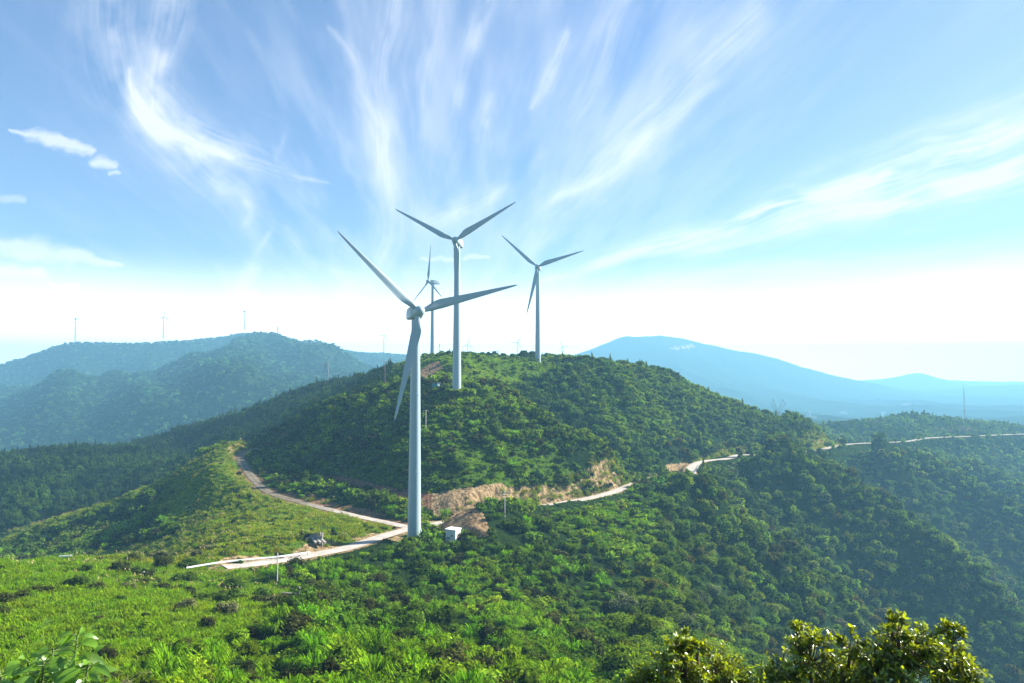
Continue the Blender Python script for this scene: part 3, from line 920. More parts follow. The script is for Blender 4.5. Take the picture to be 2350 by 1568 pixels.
class Leaves:
    def __init__(self, seed):
        self.r = np.random.default_rng(seed)
        self.V, self.F, self.var, self.mi = [], [], [], []

    def quads(self, pos, nrm, size, aspect=0.6, var=None, mi=0, droop=None):
        """leaf-shaped quads (base, side, tip, side) at pos, facing nrm"""
        n = len(pos)
        r = self.r
        a = r.normal(size=(n, 3))
        t = a - (a * nrm).sum(1)[:, None] * nrm
        t /= np.linalg.norm(t, axis=1)[:, None] + 1e-9
        b = np.cross(nrm, t)
        s = np.broadcast_to(np.asarray(size), (n,))[:, None] * r.uniform(0.7, 1.3, (n, 1))
        lift = nrm * s * 0.12
        q = np.stack([pos - t * s * 0.5, pos + b * s * 0.5 * aspect + lift, pos + t * s * 0.5, pos - b * s * 0.5 * aspect + lift], 1)
        k = sum(len(v) for v in self.V)
        self.V.append(q.reshape(-1, 3))
        self.F += [(k + 4 * i, k + 4 * i + 1, k + 4 * i + 2, k + 4 * i + 3) for i in range(n)]
        self.var += list(var if var is not None else r.uniform(0, 1, n))
        self.mi += [mi] * n

    def blob(self, c, rad, n, size, up=0.5, shell=0.55, aspect=0.6):
        r = self.r
        d = r.normal(size=(n, 3))
        d /= np.linalg.norm(d, axis=1)[:, None]
        rr = shell + (1 - shell) * r.uniform(0, 1, (n, 1)) ** 0.6
        p = np.array(c) + d * rr * np.array(rad)
        nr = d * 0.7 + r.normal(size=(n, 3)) * 0.55 + np.array([0, 0, up])
        nr /= np.linalg.norm(nr, axis=1)[:, None]
        tone = np.clip(r.uniform(0, 1) * 0.5 + r.uniform(0, 0.5, n), 0, 1)
        self.quads(p, nr, size, aspect, tone)

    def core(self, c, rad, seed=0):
        """lumpy filler ball added inside a crown to block light, in the darkest leaf tone"""
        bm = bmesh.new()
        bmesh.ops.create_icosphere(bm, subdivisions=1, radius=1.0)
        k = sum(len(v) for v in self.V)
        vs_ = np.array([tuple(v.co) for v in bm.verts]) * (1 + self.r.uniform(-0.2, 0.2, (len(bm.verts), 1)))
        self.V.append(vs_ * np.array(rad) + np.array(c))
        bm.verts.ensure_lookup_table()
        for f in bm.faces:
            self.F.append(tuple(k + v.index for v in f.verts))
            self.var.append(0.0)  # added filler: darkest tone stands in for the shade inside
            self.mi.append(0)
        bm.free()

    def blades(self, n, rad, h, w, lean=0.5, mi=0):
        r = self.r
        for _ in range(n):
            a, q = r.uniform(0, 6.283), rad * math.sqrt(r.uniform())
            x, y = math.cos(a) * q, math.sin(a) * q
            b = r.uniform(0, 6.283)
            hh = h * r.uniform(0.6, 1.15)
            l = hh * lean * r.uniform(0.3, 1.2)
            ca, sa = math.cos(b), math.sin(b)
            ww = w * r.uniform(0.7, 1.3)
            px, py = -sa * ww, ca * ww
            k = sum(len(v) for v in self.V)
            self.V.append(np.array([[x - px, y - py, 0], [x + px, y + py, 0],
                                    [x + ca * l * .35 + px * .8, y + sa * l * .35 + py * .8, hh * .6], [x + ca * l * .35 - px * .8, y + sa * l * .35 - py * .8, hh * .6],
                                    [x + ca * l, y + sa * l, hh * (1 - 0.25 * lean)]]))
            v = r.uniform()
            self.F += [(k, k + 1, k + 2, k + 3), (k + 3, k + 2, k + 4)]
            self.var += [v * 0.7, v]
            self.mi += [mi, mi]

    def plumes(self, n, rad, h, size, mi=1):
        r = self.r
        for _ in range(n):
            a, q = r.uniform(0, 6.283), rad * math.sqrt(r.uniform())
            x, y = math.cos(a) * q, math.sin(a) * q
            b = r.uniform(0, 6.283)
            hh = h * r.uniform(0.8, 1.2)
            k = sum(len(v) for v in self.V)
            dx, dy = math.cos(b) * size * .5, math.sin(b) * size * .5
            w = size * 0.16
            self.V.append(np.array([[x - .02, y, hh * .5], [x + .02, y, hh * .5], [x + .02, y, hh], [x - .02, y, hh],
                                    [x, y, hh - size * .2], [x + dx * .5 - dy * .3, y + dy * .5 + dx * .3, hh + size * .3], [x + dx * 1.5, y + dy * 1.5, hh + size * .55], [x + dx * .5 + dy * .3, y + dy * .5 - dx * .3, hh + size * .25]]))
            self.F += [(k, k + 1, k + 2, k + 3), (k + 4, k + 5, k + 6, k + 7)]
            self.var += [0.3, r.uniform()]
            self.mi += [0, mi]

    def mesh(self, name, mats):
        return mesh_from(name, np.concatenate(self.V), self.F, mats, self.var, self.mi)


def tree_crown(seed, n, size, flat=0.75, blobs=7, spread=0.62):
    """crown about 1 m in radius, standing on z = 0.55 .. 2"""
    L = Leaves(seed)
    r = L.r
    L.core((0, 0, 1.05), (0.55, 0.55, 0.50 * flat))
    cs = [((0, 0, 1.15), 0.62)]
    for k in range(blobs):
        a = k * 2.4 + r.uniform(-.4, .4)
        q = spread * r.uniform(0.55, 1.1)
        cs.append(((math.cos(a) * q, math.sin(a) * q, 1.0 + r.uniform(-0.35, 0.45) * flat), r.uniform(0.32, 0.5)))
    for c, rad in cs:
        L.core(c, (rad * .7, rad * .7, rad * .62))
        L.blob(c, (rad, rad, rad * 0.85), n // len(cs), size, 0.55)
    return L


def shrub_model(seed, n, size, blobs=5, flat=0.7):
    L = Leaves(seed)
    r = L.r
    for k in range(blobs):
        a = r.uniform(0, 6.28)
        q = r.uniform(0.0, 0.65)
        rad = r.uniform(0.38, 0.6)
        c = (math.cos(a) * q, math.sin(a) * q, 0.35 + r.uniform(-0.1, 0.35) * flat)
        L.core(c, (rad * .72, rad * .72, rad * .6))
        L.blob(c, (rad, rad, rad * .85), n // blobs, size, 0.6)
    return L


def conifer_model(seed, n, size):
    L = Leaves(seed)
    r = L.r
    for k in range(9):
        f = k / 8
        rad = 0.62 * (1 - f) ** 0.8 + 0.06
        z = 0.35 + 2.0 * f
        L.core((0, 0, z), (rad * .55, rad * .55, 0.2))
        m = max(6, int(n * (1 - f * 0.75) / 6))
        a = r.uniform(0, 6.283, m)
        q = rad * r.uniform(0.45, 1.1, m)
        p = np.stack([np.cos(a) * q, np.sin(a) * q, z - q * 0.25 + r.normal(0, .05, m)], 1)
        nr = np.stack([np.cos(a) * .5, np.sin(a) * .5, np.ones(m)], 1) + r.normal(0, .3, (m, 3))
        nr /= np.linalg.norm(nr, axis=1)[:, None]
        L.quads(p, nr, size, 0.5)
    return L


def grass_model(seed, n, h, w, lean, plumes=0):
    L = Leaves(seed)
    L.blades(n, 0.75, h, w, lean)
    if plumes:
        L.plumes(plumes, 0.7, h * 1.12, 0.5)
    return L


def reed_model(seed, n):
    """mop-headed clump of long arching blades"""
    L = Leaves(seed)
    L.core((0, 0, 0.35), (0.5, 0.5, 0.35))
    r = L.r
    for _ in range(n):
        b = r.uniform(0, 6.283)
        q = 0.35 * math.sqrt(r.uniform())
        x, y = math.cos(b) * q, math.sin(b) * q
        ca, sa = math.cos(b + r.normal(0, .4)), math.sin(b + r.normal(0, .4))
        hh, l, w = r.uniform(0.7, 1.25), r.uniform(0.25, 0.75), r.uniform(0.014, 0.032)
        px, py = -sa * w, ca * w
        k = sum(len(v) for v in L.V)
        L.V.append(np.array([[x, y, 0.1], [x + ca * l * .4 - px, y + sa * l * .4 - py, hh * .75], [x + ca * l * .4 + px, y + sa * l * .4 + py, hh * .75],
                             [x + ca * l * .8 + px, y + sa * l * .8 + py, hh * .95], [x + ca * l * .8 - px, y + sa * l * .8 - py, hh * .95], [x + ca * l * 1.25, y + sa * l * 1.25, hh * .72]]))
        v = r.uniform()
        L.F += [(k, k + 2, k + 1), (k + 1, k + 2, k + 3, k + 4), (k + 4, k + 3, k + 5)]
        L.var += [v * .3, v, v]
        L.mi += [0, 0, 0]
    return L


PROTO = []
proto_coll = bpy.data.collections.new("plant_models")


def proto(name, L, mats):
    me = L.mesh(name, mats)
    o = bpy.data.objects.new("%02d_%s" % (len(PROTO), name), me)
    proto_coll.objects.link(o)
    PROTO.append(me)
    return len(PROTO) - 1


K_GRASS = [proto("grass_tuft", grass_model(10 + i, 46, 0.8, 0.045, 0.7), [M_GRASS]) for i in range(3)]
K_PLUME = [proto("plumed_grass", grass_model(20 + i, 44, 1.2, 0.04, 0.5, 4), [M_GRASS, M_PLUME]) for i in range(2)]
K_REED = [proto("reed_clump", reed_model(30 + i, 190), [M_GRASS]) for i in range(3)]
K_SHRUB = [proto("leafy_shrub", shrub_model(40 + i, 420, 0.17), [M_LEAF]) for i in range(4)]
K_SHRUBF = [proto("small_shrub", shrub_model(50 + i, 150, 0.30), [M_LEAF]) for i in range(3)]
K_TREE = [proto("crown", tree_crown(60 + i, 1100, 0.13), [M_LEAF]) for i in range(4)]
K_TREEM = [proto("small_crown", tree_crown(70 + i, 380, 0.22), [M_LEAF]) for i in range(4)]
K_TREEF = [proto("far_crown", tree_crown(80 + i, 110, 0.42, blobs=4), [M_LEAF]) for i in range(3)]
K_CONI = [proto("conifer", conifer_model(90 + i, 120, 0.30), [M_LEAF]) for i in range(2)]


def scatter_group():
    t = bpy.data.node_groups.new("plant_scatter", 'GeometryNodeTree')
    t.interface.new_socket("Geometry", in_out='INPUT', socket_type='NodeSocketGeometry')
    t.interface.new_socket("Geometry", in_out='OUTPUT', socket_type='NodeSocketGeometry')
    n, l = t.nodes, t.links
    gi, go = n.new("NodeGroupInput"), n.new("NodeGroupOutput")
    ci = n.new("GeometryNodeCollectionInfo")
    ci.inputs["Collection"].default_value = proto_coll
    ci.inputs["Separate Children"].default_value = True
    ci.inputs["Reset Children"].default_value = True
    ip = n.new("GeometryNodeInstanceOnPoints")
    ip.inputs["Pick Instance"].default_value = True

    def named(name, typ):
        a = n.new("GeometryNodeInputNamedAttribute")
        a.data_type = typ
        a.inputs["Name"].default_value = name
        return a.outputs["Attribute"]
    l.new(gi.outputs[0], ip.inputs["Points"])
    l.new(ci.outputs[0], ip.inputs["Instance"])
    l.new(named("pick", 'INT'), ip.inputs["Instance Index"])
    l.new(named("turn", 'FLOAT_VECTOR'), ip.inputs["Rotation"])
    l.new(named("size", 'FLOAT_VECTOR'), ip.inputs["Scale"])
    l.new(ip.outputs[0], go.inputs[0])
    return t


SCATTER = scatter_group()


def scatter(name, P, pick, size, tint, label, cat):
    n = len(P)
    me = bpy.data.meshes.new(name)
    me.vertices.add(n)
    me.vertices.foreach_set("co", P.astype(np.float32).ravel())
    me.attributes.new("pick", 'INT', 'POINT').data.foreach_set("value", pick.astype(np.int32))
    turn = np.stack([RNG.normal(0, .10, n), RNG.normal(0, .10, n), RNG.uniform(0, 6.283, n)], 1)
    me.attributes.new("turn", 'FLOAT_VECTOR', 'POINT').data.foreach_set("vector", turn.astype(np.float32).ravel())
    me.attributes.new("size", 'FLOAT_VECTOR', 'POINT').data.foreach_set("vector", size.astype(np.float32).ravel())
    me.attributes.new("tint", 'FLOAT_VECTOR', 'POINT').data.foreach_set("vector", tint.astype(np.float32).ravel())
    o = bpy.data.objects.new(name, me)
    col.objects.link(o)
    md = o.modifiers.new("plants", 'NODES')
    md.node_group = SCATTER
    tag(o, label, cat, kind="stuff")
    return o


# candidate spots: cells of the ground with their true area
def mid(A):
    return 0.25 * (A[:-1, :-1] + A[1:, :-1] + A[:-1, 1:] + A[1:, 1:])


CX_, CY_, CZ_, CPX, CPY, CHID, CD, CBARE, CGR = (mid(a) for a in (TX, TY, TZ, PXG, PYG, HID, TD, BARE, GRASS))
AREA = np.abs((TX[:-1, 1:] - TX[:-1, :-1]) * (TY[1:, :-1] - TY[:-1, :-1]))
SLOPE_F = np.sqrt(1 + ((TZ[1:, :-1] - TZ[:-1, :-1]) / (TY[1:, :-1] - TY[:-1, :-1])) ** 2)
AREA = AREA * SLOPE_F
VIS = (CHID < 0.035 + 2.2 / CY_) & (CPX > -260) & (CPX < 2610) & (CPY < 1640)


def spots(mask, per_m2):
    """random ground points in mask, per_m2 of them to the square metre; returns x, y, cell row, cell column"""
    lam = np.where(mask & VIS, AREA * per_m2, 0)
    cnt = RNG.poisson(lam)
    jj, ii = np.nonzero(cnt)
    k = cnt[jj, ii]
    jj, ii = np.repeat(jj, k), np.repeat(ii, k)
    fu, fv = RNG.uniform(0, 1, len(jj)), RNG.uniform(0, 1, len(jj))
    v = vs[jj] + (vs[jj + 1] - vs[jj]) * fv
    u = us[ii] + (us[1] - us[0]) * fu
    y = np.exp(v)
    x = u * y
    z = (TZ[jj, ii] * (1 - fu) + TZ[jj, ii + 1] * fu) * (1 - fv) + (TZ[jj + 1, ii] * (1 - fu) + TZ[jj + 1, ii + 1] * fu) * fv
    return np.stack([x, y, z], 1), jj, ii


def choose(kinds, n):
    return np.array(kinds)[RNG.integers(0, len(kinds), n)]


def tones(n, base, spread=0.25, mixto=None, f=None):
    b = np.array(base)[None] * np.exp(RNG.normal(0, spread, (n, 1)))
    if mixto is not None:
        b = b * (1 - f[:, None]) + np.array(mixto)[None] * f[:, None] * np.exp(RNG.normal(0, spread, (n, 1)))
    b = b * np.exp(RNG.normal(0, 0.06, (n, 3)))
    return b * np.minimum(1.0, 0.34 / np.maximum(b[:, 1:2], 0.01))


def sizes(n, lo, hi, tall=1.0, power=1.5):
    s = lo + (hi - lo) * RNG.uniform(0, 1, n) ** power
    return np.stack([s, s, s * tall * RNG.uniform(0.8, 1.2, n)], 1)


meadow = in_poly(CPX, CPY, MEADOW_P) & (CY_ < 165)
mound = in_poly(CPX, CPY, MOUND_P) & (CY_ > 135) & (CY_ < 330)
spur = in_poly(CPX, CPY, SPUR_P) & (CY_ > 200) & (CY_ < 345)
eface = in_poly(CPX, CPY, EFACE_P) & (CY_ > 205) & (CY_ < 345)
summit = in_poly(CPX, CPY, SUMMIT_P) & (CY_ > 255) & (CY_ < 430) & ~eface
clear = (CD > 3.6) & (CBARE < 0.5)
for c, r in PADS:
    clear &= np.hypot(CX_ - c.x, CY_ - c.y) > r - 0.6
valley = (CX_ / CY_ > 0.115 + 0.10 * sstep(120, 210, CY_)) & (CPY > 1010) & (CY_ > 60) & (CY_ < 1250) & (CPX > 1420)
ridge = (CPX > 1180) & (CY_ > 295) & (CY_ < 520) & ~valley
lowhill = (CY_ > 560) & (CY_ < 1000) & (CPX > 1820) & (CPY < 1020)
leftwood = (CY_ > 325) & (CY_ < 700) & (CPX < 900) & ~mound & ~spur & ~eface
# growth stays low just below the stretches of road that are open to view
LOWV = np.ones_like(CPX)
for seg_ in ([(405, 1309), (545, 1300), (700, 1283), (800, 1262), (930, 1228)], [(1222, 1167), (1340, 1147), (1398, 1134), (1445, 1118)], [(1580, 1098), (1612, 1062), (1692, 1048)], [(1940, 1021), (2079, 1015), (2132, 1006), (2231, 1002), (2400, 994)]):
    yr = np.interp(CPX, [q[0] for q in seg_], [q[1] for q in seg_])
    m_ = (CPX > seg_[0][0]) & (CPX < seg_[-1][0]) & (CPY > yr - 6) & (CPY < yr + 26)
    LOWV[m_] = 0.32
PAT = fbm(CX_, CY_, 26, 4, 131)          # patches of taller and lower growth
PAT2 = fbm(CX_, CY_, 9, 3, 132)
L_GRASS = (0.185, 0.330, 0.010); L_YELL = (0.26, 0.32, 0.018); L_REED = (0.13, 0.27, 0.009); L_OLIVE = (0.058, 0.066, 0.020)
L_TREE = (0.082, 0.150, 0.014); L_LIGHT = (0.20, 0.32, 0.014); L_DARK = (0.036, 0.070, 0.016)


def blend_patch(jj, ii, A=PAT, lo=-0.25, hi=0.35):
    return sstep(lo, hi, A[jj, ii])


# --- low meadow grass
m = (meadow | mound | spur | summit | eface) & clear
P, jj, ii = spots(m, np.where(CY_ < 130, 1.1, np.where(CY_ < 240, 0.75, 0.5)))
n = len(P)
plumy = (RNG.uniform(0, 1, n) < 0.10 + 0.40 * (mound | spur)[jj, ii] * sstep(-0.2, 0.3, PAT[jj, ii])) & (P[:, 1] > 115) & ~eface[jj, ii]
pick = np.where(plumy, choose(K_PLUME, n), choose(K_GRASS, n))
sz = sizes(n, 0.6, 1.3, 0.8)
f = np.clip(0.12 + 0.65 * (mound | spur)[jj, ii] - 0.3 * eface[jj, ii] + PAT2[jj, ii] * 0.5, 0, 1)
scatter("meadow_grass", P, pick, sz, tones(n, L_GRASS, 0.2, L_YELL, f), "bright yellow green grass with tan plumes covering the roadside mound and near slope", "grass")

# --- reeds and scrub below the road and on the main hill
scrub = (CY_ > 30) & (CY_ < 340) & ~valley & ~ridge & ~leftwood & clear & ~summit
dens = np.where(meadow, 0.035, np.where(mound | spur, 0.05, np.where(eface, 0.26, 0.30)))
dens = np.where(CY_ < 200, dens, dens * 0.85)
P, jj, ii = spots(scrub, dens * (0.5 + 1.0 * sstep(-0.5, 0.3, PAT)))
n = len(P)
lowg = (meadow | mound | spur)[jj, ii]
f = blend_patch(jj, ii)
reedy = (RNG.uniform(0, 1, n) < np.where(lowg, 0.2, 0.45 + 0.35 * (f - 0.5))) & (P[:, 1] < 260)
pick = np.where(reedy, choose(K_REED, n), np.where(P[:, 1] < 170, choose(K_SHRUB, n), choose(K_SHRUBF, n)))
sz = sizes(n, 0.9, 3.0, 1.0, 1.8) * (0.75 + 0.5 * blend_patch(jj, ii, PAT2))[:, None]
sz *= np.where(lowg, 0.45, 1.0)[:, None]
tn = np.where(reedy[:, None], tones(n, L_REED, 0.25, L_GRASS, np.clip(f, 0, 1) * 0.5), tones(n, L_TREE, 0.38, L_LIGHT, np.clip(f * 1.0, 0, 1)))
sz *= np.where(reedy, 0.72, 1.0)[:, None] * LOWV[jj, ii][:, None]
ol = (RNG.uniform(0, 1, n) < np.where(lowg, 0.4, 0.2)) & ~reedy
tn = np.where(ol[:, None], tones(n, L_OLIVE, 0.25), tn)
scatter("hillside_scrub", P, pick, sz, tn, "dense green scrub and reeds covering the slopes around the front turbine", "undergrowth")

# --- summit shrubs and right ridge
m = (ridge | summit) & clear
P, jj, ii = spots(m, np.where(summit, 0.10, 0.22))
n = len(P)
f = blend_patch(jj, ii, PAT, -0.2, 0.5)
pick = np.where(RNG.uniform(0, 1, n) < 0.35, choose(K_TREEM, n), choose(K_SHRUBF, n))
pick = np.where(RNG.uniform(0, 1, n) < 0.05, choose(K_CONI, n), pick)
sz = sizes(n, 1.1, 3.2, 0.85, 2.0) * np.where(summit[jj, ii], 0.6, 1.0)[:, None]
scatter("ridge_scrub", P, pick, sz, tones(n, (0.088, 0.160, 0.014), 0.38, L_LIGHT, f * 0.85), "close cover of shrubs and low trees on the right ridge", "undergrowth")

# --- shaded woods on the left ridges
m = leftwood & clear
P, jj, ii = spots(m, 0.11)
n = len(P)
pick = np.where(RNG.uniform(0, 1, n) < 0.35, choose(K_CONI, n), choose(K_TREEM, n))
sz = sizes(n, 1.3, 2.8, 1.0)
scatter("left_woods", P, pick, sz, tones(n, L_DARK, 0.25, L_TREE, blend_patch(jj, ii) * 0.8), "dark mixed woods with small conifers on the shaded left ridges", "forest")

# --- forest of the valley side (the trees beyond the nearest ones) and the low hill behind
VAL = valley & clear & (LOWV > 0.9) & (CHID < 0.03 + 3.0 / CY_)
PV, jv, iv = spots(VAL, np.where(CY_ < 260, 0.11, np.where(CY_ < 420, 0.085, 0.065)))
m = lowhill & clear
PL, jl, il = spots(m, 0.05)
PQ, jq, iq = spots(valley & clear & (LOWV < 0.9), 0.35)
sv_ = sizes(len(PV), 1.4, 3.9, 0.95, 1.8)
show = sv_[:, 0] / PV[:, 1] * np.where(CHID[jv, iv] < 0.012, 1.0, 0.35)
show *= np.where((CPX[jv, iv] > -20) & (CPX[jv, iv] < 2370) & (CPY[jv, iv] < 1600), 1, 0.1)
order = np.argsort(-show)
top, rest = order[:300], order[300:]
fv_ = np.clip(blend_patch(jv, iv, PAT2, -0.4, 0.5) * 0.7 + RNG.normal(0, 0.2, len(PV)), 0, 1)
tv_ = tones(len(PV), (0.084, 0.152, 0.014), 0.36, (0.20, 0.30, 0.015), fv_)
odd = RNG.uniform(0, 1, len(PV))
tv_ = np.where((odd < 0.07)[:, None], tones(len(PV), (0.105, 0.105, 0.022), 0.2), np.where((odd > 0.95)[:, None], tones(len(PV), (0.15, 0.19, 0.09), 0.15), tv_))
pk_ = np.where(PV[:, 1] < 240, choose(K_TREE, len(PV)), np.where(PV[:, 1] < 480, choose(K_TREEM, len(PV)), choose(K_TREEF, len(PV))))
con_ = RNG.uniform(0, 1, len(PV)) < 0.05
con_[top] = False
pk_ = np.where(con_, choose(K_CONI, len(PV)), pk_)

nl = len(PL)
pkl = np.where(RNG.uniform(0, 1, nl) < 0.2, choose(K_CONI, nl), choose(K_TREEF, nl))
scatter("valley_forest", np.concatenate([PV[rest], PL, PQ]), np.concatenate([pk_[rest], pkl, choose(K_SHRUBF, len(PQ))]),
        np.concatenate([sv_[rest], sizes(nl, 1.2, 3.0), sizes(len(PQ), 0.5, 1.1)]), np.concatenate([tv_[rest], tones(nl, L_TREE, 0.25, L_LIGHT, blend_patch(jl, il) * 0.7), tones(len(PQ), L_TREE, 0.3)]),
        "broadleaf forest covering the valley side and the low hill on the right", "forest")

# --- dry grass on the cut banks
m = (CD > 3.0) & (CD < 10.5) & (mid(TCUT) > 0.08) & (CY_ < 520)
PD, jd, id_ = spots(m, np.where(CPX < 1195, 0.06, np.where(CPX < 1430, 0.38, 0.75)) * (LOWV > 0.9))
nd = len(PD)
scatter("bank_grass", PD, choose(K_GRASS + K_PLUME, nd), sizes(nd, 0.8, 1.8), tones(nd, (0.20, 0.19, 0.035), 0.25, L_GRASS, RNG.uniform(0, 0.8, nd)),
        "dry straw coloured grass on the banks cut along the road", "grass")

# --- forest of the mountains
far = (CY_ > 720) & (CY_ < 3300) & ~lowhill & (CBARE < 0.5) & (CPX < 1260)
PM, jm, im = spots(far & (CHID < 0.02), np.where(CY_ < 1500, 0.022, 0.011))
sm = sizes(len(PM), 2.5, 5.5, 0.9)
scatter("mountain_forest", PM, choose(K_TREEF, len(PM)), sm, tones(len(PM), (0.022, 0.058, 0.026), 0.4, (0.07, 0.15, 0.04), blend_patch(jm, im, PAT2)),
        "blue hazed forest covering the far mountain on the left", "forest")


# --- the nearest trees of the valley side, each with trunk and crown
def trunk_model(seed):
    r = random.Random(seed)
    bm = bmesh.new()

    def limb(p, q, r0, r1):
        d = (q - p).normalized()
        a = d.orthogonal().normalized()
        b = d.cross(a)
        rings = [[bm.verts.new(c + (a * math.cos(k * 1.0472) + b * math.sin(k * 1.0472)) * rr) for k in range(6)] for c, rr in ((p, r0), (q, r1))]
        for k in range(6):
            bm.faces.new((rings[0][k], rings[0][(k + 1) % 6], rings[1][(k + 1) % 6], rings[1][k]))
    base, fork = Vector((0, 0, -0.5)), Vector((r.uniform(-.05, .05), r.uniform(-.05, .05), 0.75))
    limb(base, fork, 0.085, 0.06)
    for k in range(4):
        a = k * 1.57 + r.uniform(-.3, .3)
        limb(fork, fork + Vector((math.cos(a) * .42, math.sin(a) * .42, r.uniform(.3, .55))), 0.045, 0.012)
    me = bpy.data.meshes.new("trunk")
    bm.to_mesh(me); bm.free()
    me.materials.append(M_BARK)
    return me


TRUNKS = [trunk_model(i) for i in range(3)]
for k, i in enumerate(top):
    p = PV[i]
    px, py = CPX[jv[i], iv[i]], CPY[jv[i], iv[i]]
    t = bpy.data.objects.new("broadleaf_tree", None)
    t.empty_display_size = 0.5
    t.location = p
    t.rotation_euler = (0, 0, RNG.uniform(0, 6.283))
    t.scale = sv_[i]
    col.objects.link(t)
    light = tv_[i].sum() > 0.33
    where = "behind the glossy shrubs" if py > 1400 else ("beside the curving road" if py < 1180 else "midway down the right slope")
    tag(t, "%s green broadleaf tree in dense forest %s" % ("light" if light else "dark", where), "tree",
        "%s green trees %s" % ("light" if light else "dark", where))
    c = bpy.data.objects.new("crown", PROTO[int(pk_[i])])
    c["tint"] = [float(q) for q in tv_[i]]
    c.parent = t
    b = bpy.data.objects.new("trunk", TRUNKS[k % 3])
    b.parent = t
    col.objects.link(c); col.objects.link(b)

# --- single bushes standing out of the meadow
NB = 60
PB, jb, ib = spots(meadow & (LOWV > 0.9) & (CPX > -30) & (CPY < 1590) & (CHID < 0.004), np.where(CY_ < 95, 0.06, 0.04) * sstep(-0.2, 0.3, PAT2))
for i in RNG.permutation(len(PB))[:NB]:
    kind = RNG.uniform()
    name, tint = (("dark olive", (0.062, 0.080, 0.018)) if kind < 0.6 else (("deep green", (0.075, 0.135, 0.016)) if kind < 0.9 else ("pale grey green", (0.16, 0.17, 0.075))))
    o = bpy.data.objects.new("bush", PROTO[int(choose(K_SHRUB, 1)[0])])
    s = RNG.uniform(0.9, 2.3) * (PB[i][1] / 110) ** 0.25
    o.location = PB[i] + np.array([0, 0, -0.1])
    o.rotation_euler = (0, 0, RNG.uniform(0, 6.283))
    o.scale = (s * RNG.uniform(1, 1.5), s * RNG.uniform(1, 1.4), s * RNG.uniform(0.75, 1.2))
    o["tint"] = [float(q) for q in np.array(tint) * math.exp(RNG.normal(0, 0.18))]
    col.objects.link(o)
    where = "near the bottom of the meadow" if CPY[jb[i], ib[i]] > 1430 else "in the upper meadow below the road"
    tag(o, "%s bush standing in bright grass %s" % (name, where), "bush", "%s bushes %s" % (name, where))


# --- shrubs right in front of the camera: stems and single glossy leaves
def leaf_mesh_add(V, F, var, p, d, n, L, W, fold, droop, v):
    """one pointed leaf from p along d, folded along its rib"""
    d = d.normalized()
    s = d.cross(n).normalized()
    n = s.cross(d).normalized()
    k = len(V)
    prof = ((0, .04), (.22, .38), (.5, .5), (.78, .33), (1, 0))
    for f, w in prof:
        c = p + d * (L * f) - Vector((0, 0, droop * L * f * f))
        V.append(c + s * (W * w) + n * (fold * W * w))
        V.append(c)
        V.append(c - s * (W * w) + n * (fold * W * w))
    for q in range(4):
        a = k + 3 * q
        F.append((a, a + 3, a + 4, a + 1)); F.append((a + 1, a + 4, a + 5, a + 2))
        var.append(v); var.append(v)


def tube(bm, pts, r0, r1, sides=6):
    rings = []
    n = len(pts)
    for i, p in enumerate(pts):
        d = (pts[min(i + 1, n - 1)] - pts[max(i - 1, 0)]).normalized()
        a = d.orthogonal().normalized(); b = d.cross(a)
        rr = r0 + (r1 - r0) * i / max(1, n - 1)
        rings.append([bm.verts.new(p + (a * math.cos(k * 2 * math.pi / sides) + b * math.sin(k * 2 * math.pi / sides)) * rr) for k in range(sides)])
    for i in range(n - 1):
        for k in range(sides):
            bm.faces.new((rings[i][k], rings[i][(k + 1) % sides], rings[i + 1][(k + 1) % sides], rings[i + 1][k]))


def bm_obj(name, bm, mat, parent=None, smooth=True):
    bmesh.ops.recalc_face_normals(bm, faces=bm.faces)
    me = bpy.data.meshes.new(name)
    bm.to_mesh(me); bm.free()
    me.materials.append(mat)
    if smooth:
        me.polygons.foreach_set("use_smooth", np.ones(len(me.polygons), bool))
    o = bpy.data.objects.new(name, me)
    o.parent = parent
    col.objects.link(o)
    return o


def thing(name, loc, label, cat, group=None, rz=0.0):
    t = bpy.data.objects.new(name, None)
    t.empty_display_size = 0.5
    t.location = loc
    t.rotation_euler = (0, 0, rz)
    col.objects.link(t)
    return tag(t, label, cat, group)


